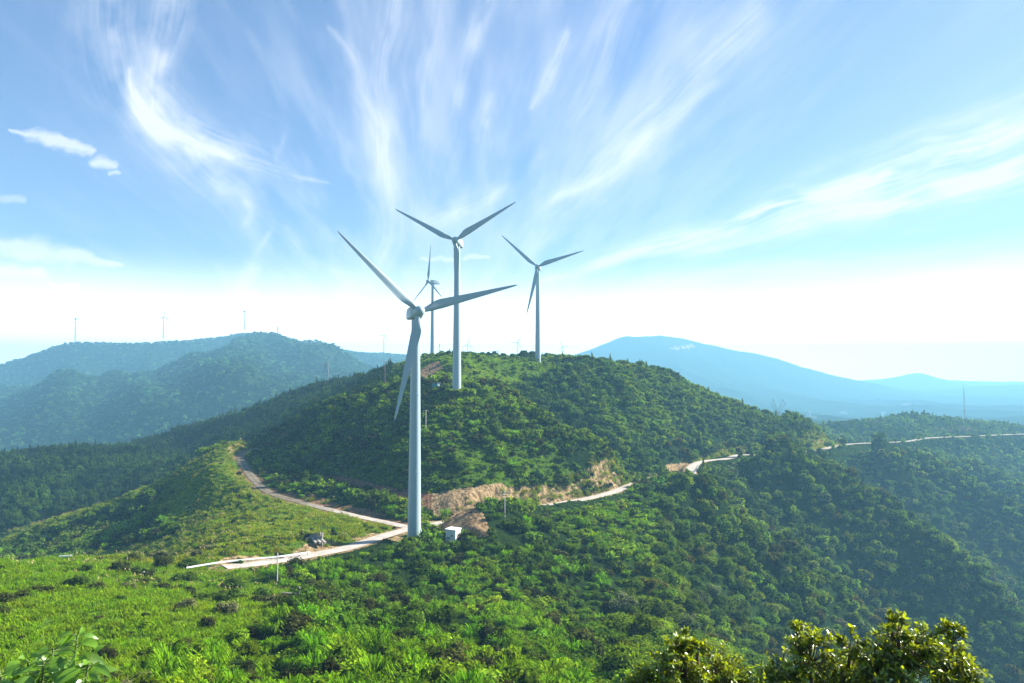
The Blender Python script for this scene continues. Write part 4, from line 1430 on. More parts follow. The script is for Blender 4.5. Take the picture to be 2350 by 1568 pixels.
def glossy_shrub(seed, tops, Y, leaf, label):
    """tops: (photo x, photo y, radius in m) of the rounded clusters that make up the crown"""
    r = random.Random(seed)
    cs = [(at_depth(px, py, Y + dy), rad) for px, py, rad, dy in tops]
    foot = sum((c for c, _ in cs), Vector()) / len(cs)
    gz = float(ground_z(foot.x, foot.y)[0])
    t = thing("glossy_shrub", (foot.x, foot.y, gz), label, "shrub")
    o = Vector((foot.x, foot.y, gz))
    bm = bmesh.new()
    V, F, var = [], [], []
    twigs = []
    root = Vector((0, 0, -0.2))
    for c, rad in cs:
        c = c - o
        fork = c - Vector((0, 0, rad * 0.7))
        midp = (root + fork) / 2 + Vector((r.uniform(-.1, .1), r.uniform(-.1, .1), 0))
        tube(bm, [root, midp, fork], 0.045, 0.022)
        nt = int(70 * (rad / 0.45) ** 2)
        for _ in range(nt):
            d = Vector((r.gauss(0, 1), r.gauss(0, 1), r.gauss(0.35, .8))).normalized()
            q = rad * r.uniform(0.5, 1.12)
            e = c + Vector((d.x * q, d.y * q, d.z * q * 0.85))
            tube(bm, [fork.lerp(c, 0.5), fork.lerp(e, 0.55), e], 0.008, 0.003, 4)
            twigs.append((c + (e - c) * 0.45, e))
    for a, e in twigs:
        td = (e - a).normalized()
        m = r.randint(11, 17)
        for k in range(m):
            f = (k + r.random()) / m
            p = a.lerp(e, f)
            ang = k * 2.4
            side = td.orthogonal().normalized()
            side.rotate(Quaternion(td, ang))
            d = (side * r.uniform(.6, 1.1) + td * r.uniform(.3, .9) + Vector((0, 0, r.uniform(-.1, .4))))
            n = Vector((r.gauss(0, .5), r.gauss(0, .5), 1)).normalized()
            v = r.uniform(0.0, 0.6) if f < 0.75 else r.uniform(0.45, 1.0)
            leaf_mesh_add(V, F, var, p, d, n, leaf * r.uniform(.7, 1.2), leaf * r.uniform(.42, .55), .35, r.uniform(0, .3), v)
    bm_obj("stems", bm, M_BARK, t)
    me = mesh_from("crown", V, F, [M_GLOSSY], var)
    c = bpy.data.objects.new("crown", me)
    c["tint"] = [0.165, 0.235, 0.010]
    c.parent = t
    col.objects.link(c)


glossy_shrub(1, [(1560, 1530, .42, 0), (1650, 1560, .48, .2), (1500, 1590, .42, -.2), (1600, 1480, .14, .1), (1570, 1462, .10, 0), (1710, 1610, .4, 0), (1440, 1640, .38, 0)], 9.0, 0.085,
             "glossy leaved shrub at the bottom edge, leftmost and lowest of the three")
glossy_shrub(2, [(1860, 1500, .40, 0), (1930, 1560, .46, .2), (1800, 1570, .42, -.1), (1830, 1450, .16, 0), (1950, 1475, .22, .1), (1880, 1640, .5, 0)], 9.4, 0.085,
             "glossy leaved shrub at the bottom edge between two others")
glossy_shrub(3, [(2090, 1500, .48, 0), (2180, 1530, .44, .2), (2020, 1550, .42, -.1), (2060, 1440, .20, 0), (2220, 1570, .30, .1), (2120, 1640, .55, 0), (2040, 1412, .07, .1), (2185, 1458, .2, 0)], 9.2, 0.085,
             "broadest glossy leaved shrub at the bottom edge, closest to the blue hazed valley")


def broadleaf_plant():
    r = random.Random(5)
    Y = 3.6
    foot = at_depth(70, 1760, Y)
    gz = float(ground_z(foot.x, foot.y)[0])
    o = Vector((foot.x, foot.y, gz))
    t = thing("broadleaf_plant", o, "young plant with big bright drooping leaves at the bottom left corner", "plant")
    bm = bmesh.new()
    V, F, var = [], [], []
    tips = [((178, 1478), 0.0), ((122, 1508), .12), ((64, 1540), 0.05), ((0, 1560), .2), ((205, 1535), -.1), ((30, 1590), -.15), ((140, 1560), .2), ((-60, 1590), .1), ((90, 1580), -.05), ((170, 1590), .1), ((100, 1540), -.1), ((10, 1610), .05), ((215, 1610), .1), ((60, 1620), .1), ((130, 1640), -.1)]
    for (px, py), dy in tips:
        e = at_depth(px, py - 22, Y + dy) - o
        root = Vector((r.uniform(-.05, .05), r.uniform(-.05, .05), -0.1))
        m1 = root.lerp(e, .45) + Vector((r.uniform(-.08, .08), 0, .05))
        pts = [root, m1, root.lerp(e, .8) + Vector((0, 0, .04)), e]
        tube(bm, pts, 0.011, 0.004)
        for k in range(26):
            f = 0.86 + 0.14 * k / 25
            p = pts[1].lerp(pts[2], min(1, (f - .45) / .35)) if f < .8 else pts[2].lerp(pts[3], (f - .8) / .2)
            a = k * 2.4 + px
            d = Vector((math.cos(a), math.sin(a) * .8, r.uniform(-.15, .5) + (.5 if k == 25 else 0)))
            n = Vector((r.gauss(0.1, .45), r.gauss(-.75, .35), .7)).normalized()
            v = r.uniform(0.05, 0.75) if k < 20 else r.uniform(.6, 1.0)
            L = r.uniform(.075, .135) * (0.7 if k > 22 else 1)
            q = p + d.normalized() * 0.03
            tube(bm, [p, q], 0.003, 0.002, 4)
            leaf_mesh_add(V, F, var, q, d, n, L, L * r.uniform(.42, .52), .25, r.uniform(.25, .7), v)
    bm_obj("stems", bm, M_STEM, t)
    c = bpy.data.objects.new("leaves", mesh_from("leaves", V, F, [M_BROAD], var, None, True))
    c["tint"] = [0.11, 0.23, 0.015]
    c.parent = t
    col.objects.link(c)


broadleaf_plant()

# ------------------------------------------------------------------ wind turbines
def lathe(bm, prof, seg=28, axis='Z', offset=Vector()):
    rings = []
    for r, h in prof:
        ring = []
        for k in range(seg):
            a = 2 * math.pi * k / seg
            if axis == 'Z':
                v = Vector((r * math.cos(a), r * math.sin(a), h))
            else:
                v = Vector((r * math.cos(a), h, r * math.sin(a)))
            ring.append(bm.verts.new(v + offset))
        rings.append(ring)
    for a, b in zip(rings, rings[1:]):
        for k in range(seg):
            bm.faces.new((a[k], a[(k + 1) % seg], b[(k + 1) % seg], b[k]))
    bm.faces.new(rings[0]); bm.faces.new(rings[-1])


def box(bm, c, s, rot=None, bevel=0.0):
    r = bmesh.ops.create_cube(bm, size=1.0)
    vs_ = r["verts"]
    for v in vs_:
        v.co = Vector((v.co.x * s[0], v.co.y * s[1], v.co.z * s[2]))
    if bevel:
        es = list({e for v in vs_ for e in v.link_edges})
        vs_ = list({v for f in bmesh.ops.bevel(bm, geom=es, offset=bevel, segments=2, affect='EDGES')["faces"] for v in f.verts} | set(v for v in vs_ if v.is_valid))
    for v in vs_:
        if rot is not None:
            v.co = rot @ v.co
        v.co += Vector(c)


def bar(bm, a, b, w, h=None):
    a, b = Vector(a), Vector(b)
    d = b - a
    q = d.to_track_quat('Z', 'Y').to_matrix()
    box(bm, (a + b) / 2, (w, h or w, d.length), q)


HUB_Y = -3.9


def tower_mesh(H):
    bm = bmesh.new()
    prof = []
    for k in range(13):
        f = k / 12
        r = 1.78 - 0.68 * f ** 1.05
        prof.append((r, -1.5 + (H - 1.6 + 1.5) * f))
        if k in (4, 8):
            z = prof[-1][1]
            prof += [(r + 0.05, z + 0.01), (r + 0.05, z + 0.24), (r - .006, z + 0.25)]
    lathe(bm, prof, 40)
    return bm


def nacelle_mesh():
    bm = bmesh.new()
    # side outline: sloping tail, flat belly
    sec = [(-2.6, 1.15, 1.15, -1.1), (-2.2, 1.45, 1.45, -1.45), (0.0, 1.65, 1.75, -1.65), (3.2, 1.62, 1.7, -1.62), (5.6, 1.35, 1.15, -1.5), (5.9, 1.15, 0.9, -1.35)]
    rings = []
    for y, w, zt, zb in sec:
        c = 0.35
        pts = [(-w + c, zb), (w - c, zb), (w, zb + c), (w, zt - c * 1.6), (w - c * 1.6, zt), (-w + c * 1.6, zt), (-w, zt - c * 1.6), (-w, zb + c)]
        rings.append([bm.verts.new((x, y, z)) for x, z in pts])
    for a, b in zip(rings, rings[1:]):
        for k in range(8):
            bm.faces.new((a[k], a[(k + 1) % 8], b[(k + 1) % 8], b[k]))
    bm.faces.new(rings[0]); bm.faces.new(rings[-1])
    return bm


def blade_mesh(R_):
    """blade along +Z from the hub centre; edge-on width along X, rotor axis along Y"""
    bm = bmesh.new()
    st = [(0.020, .62, 1.0, 0), (0.055, .66, 1.0, 4), (0.11, 1.05, .52, 16), (0.17, 1.36, .30, 17), (0.22, 1.42, .24, 15), (0.32, 1.24, .20, 11), (0.46, 1.02, .17, 7), (0.62, .78, .15, 4), (0.78, .56, .14, 2), (0.90, .38, .13, 0), (0.97, .24, .13, -1), (1.0, .07, .14, -1)]
    rings = []
    for f, half, thick, tw in st:
        z = f * R_
        ring = []
        round_ = max(0.0, min(1.0, (0.17 - f) / 0.12))
        for k in range(14):
            a = 2 * math.pi * k / 14
            x, y = math.cos(a), math.sin(a)
            # airfoil: blunt leading edge, thin trailing edge
            ya = y * thick * (0.55 + 0.45 * x) if x < 0 else y * thick
            yy = y * round_ + ya * (1 - round_)
            xx = x * half + (1 - round_) * (-0.35 * half)
            yy = yy * half
            half_k = 0.92
            xx, yy = xx * half_k, yy * half_k
            c, s = math.cos(R(tw + 4)), math.sin(R(tw + 4))
            ring.append(bm.verts.new((xx * c - yy * s, xx * s + yy * c - 0.012 * z * f, z)))
        rings.append(ring)
    for a, b in zip(rings, rings[1:]):
        for k in range(14):
            bm.faces.new((a[k], a[(k + 1) % 14], b[(k + 1) % 14], b[k]))
    bm.faces.new(rings[0]); bm.faces.new(rings[-1])
    return bm


def hub_mesh():
    bm = bmesh.new()
    lathe(bm, [(1.25, 1.3), (1.42, 1.1), (1.46, 0.3), (1.42, -0.5), (1.2, -1.15), (0.8, -1.6), (0.3, -1.85), (0.05, -1.9)], 24, 'Y')
    return bm


def to_mesh(name, bm, mat, smooth=True):
    bmesh.ops.recalc_face_normals(bm, faces=bm.faces)
    me = bpy.data.meshes.new(name)
    bm.to_mesh(me); bm.free()
    me.materials.append(mat)
    if smooth:
        for p in me.polygons:
            p.use_smooth = True
        try:
            me.set_sharp_from_angle(angle=R(35))
        except Exception:
            pass
    return me


HH, RR = 60.5, 28.6
ME_TOWER = to_mesh("tower", tower_mesh(HH), M_WHITE)
ME_NAC = to_mesh("nacelle", nacelle_mesh(), M_WHITE)
ME_BLADE = to_mesh("blade", blade_mesh(RR), M_WHITE)
ME_HUB = to_mesh("hub", hub_mesh(), M_WHITE)
_b = bmesh.new()
for x in (-0.5, 0.5):
    bar(_b, (x, 4.6, 1.3), (x, 4.6, 2.5), 0.06)
    lathe(_b, [(0.02, 2.42), (0.16, 2.5), (0.16, 2.56), (0.02, 2.6)], 8, 'Z', Vector((x, 4.6, 0)))
bar(_b, (-0.5, 4.6, 2.1), (0.5, 4.6, 2.1), 0.05)
ME_VANE = to_mesh("weather_mast", _b, M_DARKMETAL, False)
_b = bmesh.new()
lathe(_b, [(1.16, HH - 1.75), (1.22, HH - 1.65), (1.22, HH - 1.35), (1.1, HH - 1.3)], 28)
ME_YAW = to_mesh("yaw_ring", _b, M_DARKMETAL)
_b = bmesh.new()
box(_b, (0, 0, 1.15), (0.95, 0.12, 2.2), None, 0.03)
ME_TDOOR = to_mesh("tower_door", _b, M_WHITE)


def turbine(base, hub_z, yaw, phase, label, group, scale=1.0, extra=0.0):
    """base: point under the tower; hub_z: height of the hub; the tower reaches below the ground if the land is lower"""
    loc = Vector((base.x, base.y, hub_z - HH * scale))
    t = thing("wind_turbine", loc, label, "wind turbine", group, R(yaw))
    t.scale = (scale,) * 3
    def add(name, me, loc=(0, 0, 0), rot=(0, 0, 0)):
        o = bpy.data.objects.new(name, me)
        o.location = loc
        o.rotation_euler = rot
        o.parent = t
        col.objects.link(o)
        return o
    tw = add("tower", ME_TOWER)


    add("yaw_ring", ME_YAW)
    n = add("nacelle", ME_NAC, (0, 0, HH))
    v = add("weather_mast", ME_VANE); v.parent = n
    tilt = R(-4)
    h = add("hub", ME_HUB, (0, HUB_Y, HH + 0.05), (tilt, 0, 0))
    for k in range(3):
        ang = R(90) - R(phase + 120 * k)            # +Z towards +X
        b = bpy.data.objects.new("blade", ME_BLADE)
        b.parent = t
        q = Quaternion((1, 0, 0), tilt) @ Quaternion((0, 1, 0), ang)
        b.rotation_mode = 'QUATERNION'
        b.rotation_quaternion = q
        b.location = (0, HUB_Y, HH + 0.05)
        col.objects.link(b)
    return t


# hub position in the photo -> hub point; tower stands a hub overhang behind it
def put_turbine(hx, hy, Y, yaw, phase, label, group, scale=1.0):
    hub = at_depth(hx, hy, Y)
    off = Matrix.Rotation(R(yaw), 3, 'Z') @ Vector((0, HUB_Y * scale, 0))
    base = hub - off
    return turbine(base, hub.z, yaw, phase, label, group, scale)


G_NEAR = "wind turbines on the main hill"
T1 = put_turbine(962, 715, 176.2, 21, 136.5, "nearest and largest wind turbine, standing beside the road junction", G_NEAR)
put_turbine(1045, 552, 271, -7, 151.5, "tall wind turbine with two raised blades on the shoulder of the main hill", G_NEAR)
put_turbine(1233, 612, 396, -7, 137.8, "wind turbine alone on the right part of the main hilltop", G_NEAR)
put_turbine(983, 646, 518, -56, 89, "wind turbine seen from the side behind the summit", G_NEAR)
_a = R(-24)
_d = bpy.data.objects.new('tower_door', ME_TDOOR)
_d.parent = T1
_d.rotation_euler = (0, 0, _a + R(90))
_d.location = (1.76 * math.cos(_a), 1.76 * math.sin(_a), float(T1_BASE.z - T1.location.z) + 1.0)
col.objects.link(_d)
G_FAR = "tiny far wind turbines on the mountains"
for hx, hy, Y, yaw, ph, sc, lab in [
    (175.8, 732, 1995, 25, 122, 1.08, "outermost pale far turbine above the left end of the blue mountain"),
    (376.5, 727.5, 2030, 10, 83, 1.03, "far turbine with an upright blade midway along the blue mountain ridge"),
    (564.5, 715, 2300, 80, 77, 1.0, "far turbine seen edge on at the highest point of the blue mountain"),
    (637.8, 751, 2450, 15, 151, 0.86, "small far turbine just right of the blue mountain's peak"),
    (882.2, 770, 2540, 25, 62, 1.0, "far turbine above the saddle beyond the dark pole"),
    (1073.4, 791, 2350, 5, 81, 1.0, "far turbine half hidden behind the main summit"),
    (1188, 786, 2250, 12, 60, 1.0, "far turbine above the little blue hill between two near towers"),
    (1290.8, 795, 2600, 10, 117, 1.0, "far turbine in the haze beside the dark hilltop mound"),
]:
    iu = int(np.argmin(np.abs(us - uv_of(hx, hy)[0])))           # stand it on the crest of the mountain
    band = (vs > math.log(1700)) & (vs < math.log(3100))
    Yc = float(np.exp(vs[band][np.argmax(TT[band, iu])]))
    sc, Y = sc * Yc / Y, Yc
    hub = at_depth(hx, hy, Y)
    put_turbine(hx, hy, Y, yaw - math.degrees(math.atan2(hub.x, hub.y)), ph, lab, G_FAR, sc)


# ------------------------------------------------------------------ small structures
def on_ground(px, py, Y):
    p = at_depth(px, py, Y)
    p.z = float(ground_z(p.x, p.y)[0])
    return p


def hut():
    p = HUT_BASE.copy(); p.z = float(ground_z(p.x, p.y)[0]) + 0.1
    t = thing("transformer_hut", p, "small grey white hut with a flat roof beside the nearest turbine", "hut", None, R(-28))
    w, d, h = 3.0, 2.6, 3.3
    bm = bmesh.new(); box(bm, (0, 0, h / 2 - .2), (w, d, h + .4), None, 0.03); bm_obj("wall", bm, M_HUTWALL, t, False)
    bm = bmesh.new(); box(bm, (0, 0, h + 0.16), (w + .35, d + .35, 0.26), None, 0.03); bm_obj("roof", bm, M_HUTROOF, t, False)
    bm = bmesh.new(); box(bm, (w / 2 + .03, 0.1, 1.25), (0.07, 0.95, 2.3), None, 0.01)
    dr = bm_obj("door", bm, M_DOOR, t, False)
    bm = bmesh.new(); box(bm, (w / 2 + .075, 0.1, 2.0), (0.03, 0.5, 0.5)); bm_obj("louvre", bm, M_DARKMETAL, dr, False)
    bm = bmesh.new(); box(bm, (0.45, -d / 2 - .03, 2.0), (0.55, 0.06, 0.32)); bm_obj("vent", bm, M_DARKMETAL, t, False)
    bm = bmesh.new(); box(bm, (-0.6, -d / 2 - .02, 1.3), (0.9, 0.04, 0.5)); bm_obj("panel", bm, M_STEEL, t, False)
    bm = bmesh.new(); box(bm, (0, 0, 0.02), (w + .5, d + .5, .34)); bm_obj("plinth", bm, M_CONC, t, False)


hut()


def teal_kiosk():
    p = on_ground(1001, 892, 283)
    t = thing("kiosk", p, "small teal kiosk with a dark roof on the shoulder of the main hill", "kiosk", None, R(-30))
    bm = bmesh.new(); box(bm, (0, 0, 1.1), (2.5, 2.0, 2.6), None, .03); bm_obj("wall", bm, M_TEAL, t, False)
    bm = bmesh.new(); box(bm, (0, 0, 2.55), (3.0, 2.5, .3), None, .05); bm_obj("roof", bm, M_TEALROOF, t, False)
    bm = bmesh.new(); box(bm, (1.27, 0.2, 1.75), (.06, .7, .6)); bm_obj("vent", bm, M_HUTROOF, t, False)
    bm = bmesh.new(); box(bm, (1.27, -0.1, 0.9), (.05, 1.3, 1.0)); bm_obj("door", bm, M_TEAL, t, False)


teal_kiosk()


def stair():
    p = T1_BASE.copy(); p.z = float(ground_z(p.x, p.y)[0])
    o = p + Vector((1.75, -0.2, 0.0))
    t = thing("access_stair", o, "steel stair with handrails at the foot of the nearest turbine", "stair")
    bm = bmesh.new(); box(bm, (0.55, 0, 1.55), (1.1, 1.3, .08)); bm_obj("landing", bm, M_STEEL, t, False)
    bm = bmesh.new()
    for y in (-.62, .62):
        bar(bm, (1.1, y, 1.5), (2.9, y, -.05), .06, .18)
    for k in range(6):
        f = (k + .5) / 6
        box(bm, (1.1 + 1.8 * f, 0, 1.5 - 1.55 * f), (.28, 1.2, .04))
    bm_obj("steps", bm, M_STEEL, t, False)
    for y in (-.64, .64):
        bm = bmesh.new()
        for hgt in (0.55, 1.05):
            bar(bm, (0.0, y, 1.55 + hgt), (1.1, y, 1.55 + hgt), .05)
            bar(bm, (1.1, y, 1.55 + hgt), (2.9, y, hgt), .05)
        for x, z in ((0.05, 1.55), (1.1, 1.55), (2.0, .78), (2.9, -.05)):
            bar(bm, (x, y, z), (x, y, z + 1.1), .05)
        bm_obj("handrail", bm, M_STEEL, t, False)
    bm = bmesh.new()
    for x in (.1, 1.0):
        for y in (-.6, .6):
            bar(bm, (x, y, -.4), (x, y, 1.55), .08)
    bm_obj("support", bm, M_STEEL, t, False)


stair()

bm = bmesh.new()
a, b = T1_BASE + Vector((1.5, -1.4, 0)), HUT_BASE + Vector((-2.0, -.2, 0))
za, zb = float(ground_z(a.x, a.y)[0]), float(ground_z(b.x, b.y)[0])
bar(bm, (a.x, a.y, za + .12), (b.x, b.y, zb + .12), .9, .25)
tag(bm_obj("cable_trench", bm, M_CONC, None, False), "grey concrete cable trench running from the nearest tower to the hut", "trench")


def headwall():
    """broken concrete wall with upright stubs and three sloping slabs in front of it"""
    p = on_ground(722, 1252, 168)
    t = thing("concrete_headwall", p, "broken concrete wall with three slanting beams beside the road", "wall", None, R(-20))
    bm = bmesh.new()
    box(bm, (-.3, 1.1, 0.7), (3.6, .35, 2.2), None, .02)
    for x, hgt in ((-.9, .55), (-.1, .75), (.75, .95), (1.35, .8)):
        box(bm, (x, 1.1, 1.78 + hgt / 2), (.4, .33, hgt), None, .02)
    bm_obj("back_wall", bm, M_CONC, t, False)
    bm = bmesh.new(); box(bm, (-1.95, .3, .55), (.35, 1.9, 1.9), None, .02); bm_obj("side_wall", bm, M_CONC, t, False)
    for k in range(3):
        bm = bmesh.new()
        bar(bm, (-1.2 + k * .9, .6 + k * .35, 1.25 - .05 * k), (1.0 + k * .95, -.8 + k * .5, .55), .62, .42)
        bm_obj("beam", bm, M_CONC, t, False)


headwall()


def guardrail(pix, label, post_gap=4.0, h=0.75):
    P = [at_height(*q) for q in pix]
    for q in P:
        q.z = float(ground_z(q.x, q.y)[0])
    D = dense(P, 1.0)
    for q in D:
        q.z = float(ground_z(q.x, q.y)[0])
    o = D[0].copy()
    t = thing("guardrail", o, label, "guardrail")
    bm = bmesh.new()
    prof = [(-.03, -.17), (.05, -.10), (-.02, 0), (.05, .10), (-.03, .17), (-.06, .17), (-.06, -.17)]
    rings = []
    # even the height along the run
    zs = np.array([q.z for q in D]); zs = np.convolve(np.pad(zs, 5, mode='edge'), np.ones(11) / 11, 'valid')
    for i, q in enumerate(D):
        d = (D[min(i + 1, len(D) - 1)] - D[max(i - 1, 0)]); d.z = 0; d.normalize()
        n = Vector((d.y, -d.x, 0))
        rings.append([bm.verts.new(Vector((q.x, q.y, zs[i] + h)) - o + n * a + Vector((0, 0, b))) for a, b in prof])
    for a, b in zip(rings, rings[1:]):
        for k in range(len(prof)):
            bm.faces.new((a[k], a[(k + 1) % len(prof)], b[(k + 1) % len(prof)], b[k]))
    bm_obj("rail", bm, M_RAIL, t, False)
    acc = 0.0
    for i in range(len(D)):
        if i and (D[i] - D[i - 1]).length: acc += (D[i] - D[i - 1]).length
        if i == 0 or acc >= post_gap:
            acc = 0.0
            bm = bmesh.new()
            q = Vector((D[i].x, D[i].y, zs[i])) - o
            box(bm, q + Vector((-.08, .08, h / 2 - .2)), (.12, .12, h + .5))
            bm_obj("post", bm, M_STEEL, t, False)
    return t


guardrail([(428, 1304, -39.5), (520, 1294, -40.3), (642, 1281.5, -41.0), (712, 1271, -41.3)], "long white guardrail along the far edge of the road below the grassy mound")
guardrail([(135, 1284, -37.5), (165, 1283.5, -37.7)], "short piece of white guardrail alone in the grass at the meadow's rim", 2.0)
guardrail([(1607, 1068, -45.2), (1598, 1082, -45.0), (1594, 1096, -45.0)], "white guardrail on the outer bend of the far road curve", 3.0, 0.9)

p = on_ground(338, 1306, 131)
t = thing("concrete_block", p, "pale concrete block lying in the meadow grass near the road's end", "block", None, R(-15))
bm = bmesh.new(); box(bm, (0, 0, .35), (1.7, .6, 1.0), None, .05); bm_obj("body", bm, M_CONC, t, False)
bm = bmesh.new(); box(bm, (0, 0, .92), (1.9, .8, .14), None, .02); bm_obj("cap", bm, M_HUTROOF, t, False)


def tomb():
    p = on_ground(665, 1402, 117)
    t = thing("stone_tomb", p, "dark weathered stone tomb with a side pillar hidden among the bushes", "tomb", None, R(-12))
    bm = bmesh.new(); box(bm, (0, 0, .6), (3.0, .5, 2.0), None, .04); bm_obj("slab", bm, M_CONC_DARK, t, False)
    bm = bmesh.new(); box(bm, (1.6, .05, 1.0), (.4, .5, 3.0), None, .04); box(bm, (1.6, .05, 2.62), (.25, .3, .3), None, .03); bm_obj("pillar", bm, M_CONC_DARK, t, False)
    bm = bmesh.new(); box(bm, (2.05, -.05, .45), (.35, .5, 1.4), R_tilt, .04); bm_obj("buttress", bm, M_CONC, t, False)
    bm = bmesh.new(); box(bm, (.5, -.9, .1), (2.4, 1.3, .6), None, .04); bm_obj("step", bm, M_CONC_DARK, t, False)


R_tilt = Matrix.Rotation(R(18), 3, 'Y')
tomb()


# ------------------------------------------------------------------ poles, pylons, mast
def pole(px, ytop, ybase, Y, label, arms=(), mat=None, r=0.16, rz=0.0, fore=0.0):
    p = at_depth(px, ybase, Y)
    ztop = at_depth(px, ytop, Y).z
    gz = min(float(ground_z(p.x, p.y)[0]), p.z)
    h = ztop - gz
    t = thing("utility_pole", (p.x, p.y, gz), label, "pole", "utility poles", rz)
    bm = bmesh.new()
    lathe(bm, [(r, -.8), (r * .95, 0), (r * .62, h), (r * .2, h + .03)], 10)
    bm_obj("pole", bm, mat or M_POLE, t)
    for f, w in arms:
        bm = bmesh.new()
        z = h - f
        box(bm, (0, -r * .8, z), (w, .12, .14))
        bar(bm, (w * .32, -r * .8, z), (0, -r * .8, z - w * .3), .05)
        ca = bm_obj("crossarm", bm, M_DARKMETAL, t, False)
        for x in (-w * .46, 0, w * .46):
            bm = bmesh.new()
            lathe(bm, [(.04, z + .06), (.09, z + .14), (.05, z + .2), (.09, z + .26), (.03, z + .34)], 8, 'Z', Vector((x, -r * .8, 0)))
            bm_obj("insulator", bm, M_HUTROOF, ca)
    return t


pole(636, 1269, 1341, 131, "pale pole standing below the road in front of the guardrail", (), M_POLE, .15)
pole(977, 941, 1022, 250, "pale pole with crossarm on the main hill just right of the nearest tower", ((.5, 1.7),), M_POLE, .17)
pole(1158.5, 1127, 1226, 193, "pole with crossarm in the scrub between the hut and the rock cut", ((.5, 2.2), (1.2, 1.4)), M_POLE, .16)
pole(1338, 1461, 1538, 118, "thin pale pole low in the scrub near the bottom of the valley", (), M_POLE, .12)
pole(883, 828, 884, 305, "dark pole with two crossarms on the left rim of the main hill", ((.4, 2.6), (1.6, 2.2)), M_WOODPOLE, .22, R(25))
pole(1008, 788, 828, 360, "dark pole on the summit beside the side-on turbine", ((.6, 1.4), (1.6, 1.4)), M_WOODPOLE, .2, R(60))
pole(1142, 803, 838, 375, "dark pole with crossarms on the skyline between two turbines", ((.8, 2.2), (2.0, 1.8)), M_WOODPOLE, .22, R(30))
pole(906, 836, 862, 520, "faint thin pole on the long left ridge", ((.4, 1.2),), M_STEEL, .16)


def pylon(px, ytop, ybase, Y, label, kind):
    p = at_depth(px, ybase, Y)
    ztop = at_depth(px, ytop, Y).z
    gz = min(float(ground_z(p.x, p.y)[0]), p.z)
    h = ztop - gz
    t = thing("power_pylon", (p.x, p.y, gz), label, "pylon", None, R(20))
    w0, w1 = h * .085, h * .02
    wd = (h * .0016 + .06) if kind == 'barrel' else (h * .003 + .06)
    legs = []
    for sx, sy in ((-1, -1), (1, -1), (1, 1), (-1, 1)):
        bm = bmesh.new()
        bar(bm, (sx * w0, sy * w0, -1), (sx * w1, sy * w1, h * (.98 if kind == 'barrel' else .72)), wd * 1.5)
        bm_obj("leg", bm, M_STEEL, t, False)
    bm = bmesh.new()
    top = .98 if kind == 'barrel' else .72
    n = 7
    for k in range(n):
        f0, f1 = top * k / n, top * (k + 1) / n
        a, b = w0 + (w1 - w0) * f0 / top, w0 + (w1 - w0) * f1 / top
        C = ((-1, -1), (1, -1), (1, 1), (-1, 1))
        for q in range(4):
            (x0, y0), (x1, y1) = C[q], C[(q + 1) % 4]
            bar(bm, (x0 * a, y0 * a, h * f0), (x1 * b, y1 * b, h * f1), wd)
            bar(bm, (x1 * a, y1 * a, h * f0), (x0 * b, y0 * b, h * f1), wd)
            bar(bm, (x0 * b, y0 * b, h * f1), (x1 * b, y1 * b, h * f1), wd)
    bm_obj("lattice", bm, M_STEEL, t, False)
    if kind == 'barrel':
        for f, w in ((.55, .13), (.65, .16), (.75, .19), (.85, .16), (.94, .10)):
            bm = bmesh.new()
            bar(bm, (-h * w, 0, h * f), (h * w, 0, h * f), wd * 1.3)
            for s in (-1, 1):
                bar(bm, (s * h * w, 0, h * f), (s * w1, 0, h * (f + .04)), wd)
            bm_obj("crossarm", bm, M_STEEL, t, False)
    else:
        for s in (-1, 1):
            bm = bmesh.new()
            bar(bm, (0, 0, h * .70), (s * h * .12, 0, h * .98), wd * 1.4)
            bar(bm, (s * h * .02, 0, h * .66), (s * h * .16, 0, h * .86), wd * 1.2)
            bar(bm, (s * h * .12, 0, h * .98), (s * h * .19, 0, h * .86), wd * 1.2)
            bar(bm, (s * h * .07, 0, h * .84), (s * h * .16, 0, h * .86), wd)
            bm_obj("horn", bm, M_STEEL, t, False)
        bm = bmesh.new()
        bar(bm, (-h * .14, 0, h * .56), (h * .14, 0, h * .56), wd * 1.4)
        bm_obj("crossarm", bm, M_STEEL, t, False)


pylon(748.5, 826, 884, 640, "lattice power pylon with stacked crossarms behind the long left ridge", 'barrel')
pylon(1786, 914, 958, 620, "power pylon with horn shaped arms behind the right ridge", 'horn')


def mast():
    p = at_depth(2214, 964, 830)
    p.z = min(p.z, float(ground_z(p.x, p.y)[0]))
    h = at_depth(2214, 880, 830).z - p.z
    t = thing("radio_mast", p, "thin radio mast on the low hill at the right", "mast")
    bm = bmesh.new()
    for k in range(3):
        a = 2.094 * k
        bar(bm, (math.cos(a) * .8, math.sin(a) * .8, -1), (math.cos(a) * .3, math.sin(a) * .3, h * .8), .14)
    for k in range(18):
        z = h * .8 * k / 18
        for q in range(3):
            a, b = 2.094 * q, 2.094 * (q + 1)
            bar(bm, (math.cos(a) * .7, math.sin(a) * .7, z), (math.cos(b) * .6, math.sin(b) * .6, z + h * .8 / 18), .08)
    bm_obj("lattice", bm, M_STEEL, t, False)
    bm = bmesh.new(); lathe(bm, [(.2, h * .78), (.1, h), (.02, h + .1)], 8); bm_obj("antenna", bm, M_STEEL, t)
    bm = bmesh.new(); lathe(bm, [(.9, h * .28), (1.0, h * .285), (1.0, h * .30), (.9, h * .305)], 10); bm_obj("platform", bm, M_STEEL, t)


mast()

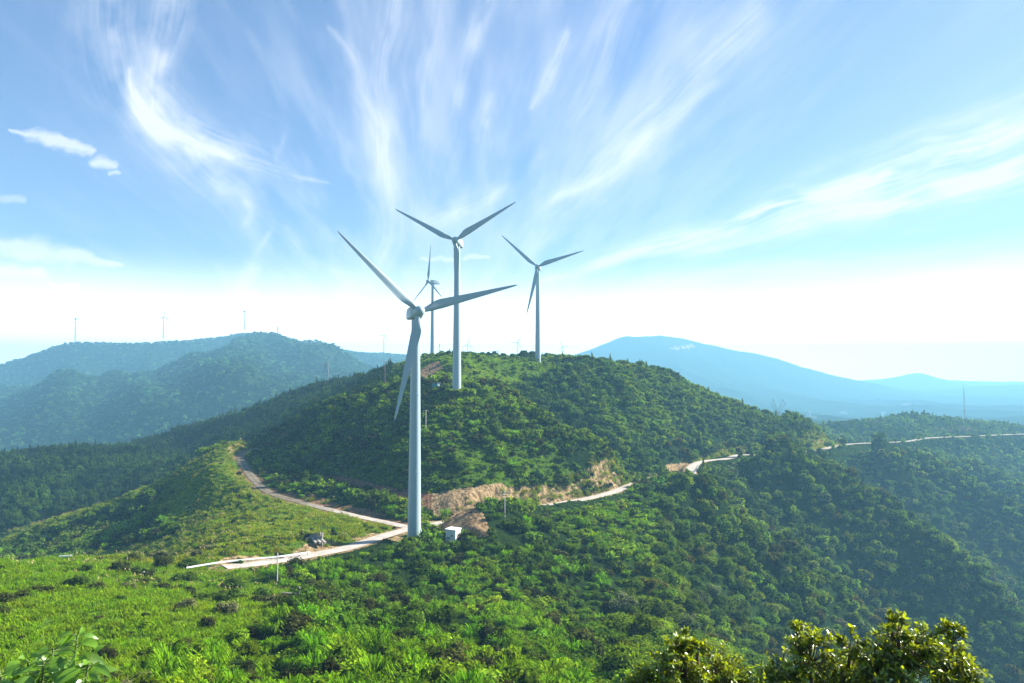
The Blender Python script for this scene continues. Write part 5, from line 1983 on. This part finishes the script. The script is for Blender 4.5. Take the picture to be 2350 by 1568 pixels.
# ------------------------------------------------------------------ trees on the skyline of the low hill, town in the valley
TOWN = [(1856, 968, 1750, 9, 7, 13, "white tower block beside the foot of the right ridge"),
        (1868, 972, 1700, 10, 7, 6, "low white house below the white tower block"),
        (2027, 944, 2300, 8, 8, 14, "single pale high building out on the hazy plain"),
        (1876, 940, 2350, 40, 12, 7, "long pale factory roof on the hazy plain"),
        (1935, 938, 2450, 28, 12, 6, "low pale shed on the hazy plain left of the high building"),
        (2080, 937, 2500, 32, 12, 6, "low pale shed on the hazy plain right of the high building")]
for px, py, Y, w, d, h, lab in TOWN:
    p = on_ground(px, py, Y)
    t = thing("town_building", p, lab, "building", "town buildings in the hazy valley", R(15))
    bm = bmesh.new(); box(bm, (0, 0, h / 2 - 1), (w, d, h + 2)); bm_obj("wall", bm, M_BUILD, t, False)
    bm = bmesh.new(); box(bm, (0, 0, h + .4), (w + .8, d + .8, .8)); bm_obj("roof", bm, M_TILE, t, False)
    for z in range(2, int(h) - 1, 4):
        for x in np.arange(-w / 2 + 2.5, w / 2 - 1.5, 5.0):
            bm = bmesh.new(); box(bm, (float(x), -d / 2 - .03, z + .9), (2.2, .1, 1.6)); bm_obj("window", bm, M_GLASS, t, False)

# ------------------------------------------------------------------ air
def build_haze():
    zlo = float(TZ.min()) - 2.0
    top = 275.0
    x0, x1, y0, y1 = float(TX.min()) - 60, float(TX.max()) + 60, -460.0, float(TY.max()) + 60
    zlo = min(zlo, float(HZ.min()) - 2.0)
    bm = bmesh.new()
    box(bm, ((x0 + x1) / 2, (y0 + y1) / 2, (zlo + top) / 2), (x1 - x0, y1 - y0, top - zlo))
    bmesh.ops.recalc_face_normals(bm, faces=bm.faces)
    me = bpy.data.meshes.new("haze")
    bm.to_mesh(me); bm.free()
    m, g, out = new_mat("haze_air")
    v = g.node("ShaderNodeVolumePrincipled")
    v.inputs["Color"].default_value = HAZE_COLOR
    v.inputs["Density"].default_value = HAZE_DENSITY
    v.inputs["Anisotropy"].default_value = HAZE_ANISO
    g.l.new(v.outputs[0], out.inputs["Volume"])
    me.materials.append(m)
    o = bpy.data.objects.new("haze", me)
    col.objects.link(o)
    tag(o, kind="stuff")


HAZE_COLOR = (0.29, 0.68, 1.0, 1)
HAZE_DENSITY = 0.00028
HAZE_ANISO = 0.12
build_haze()
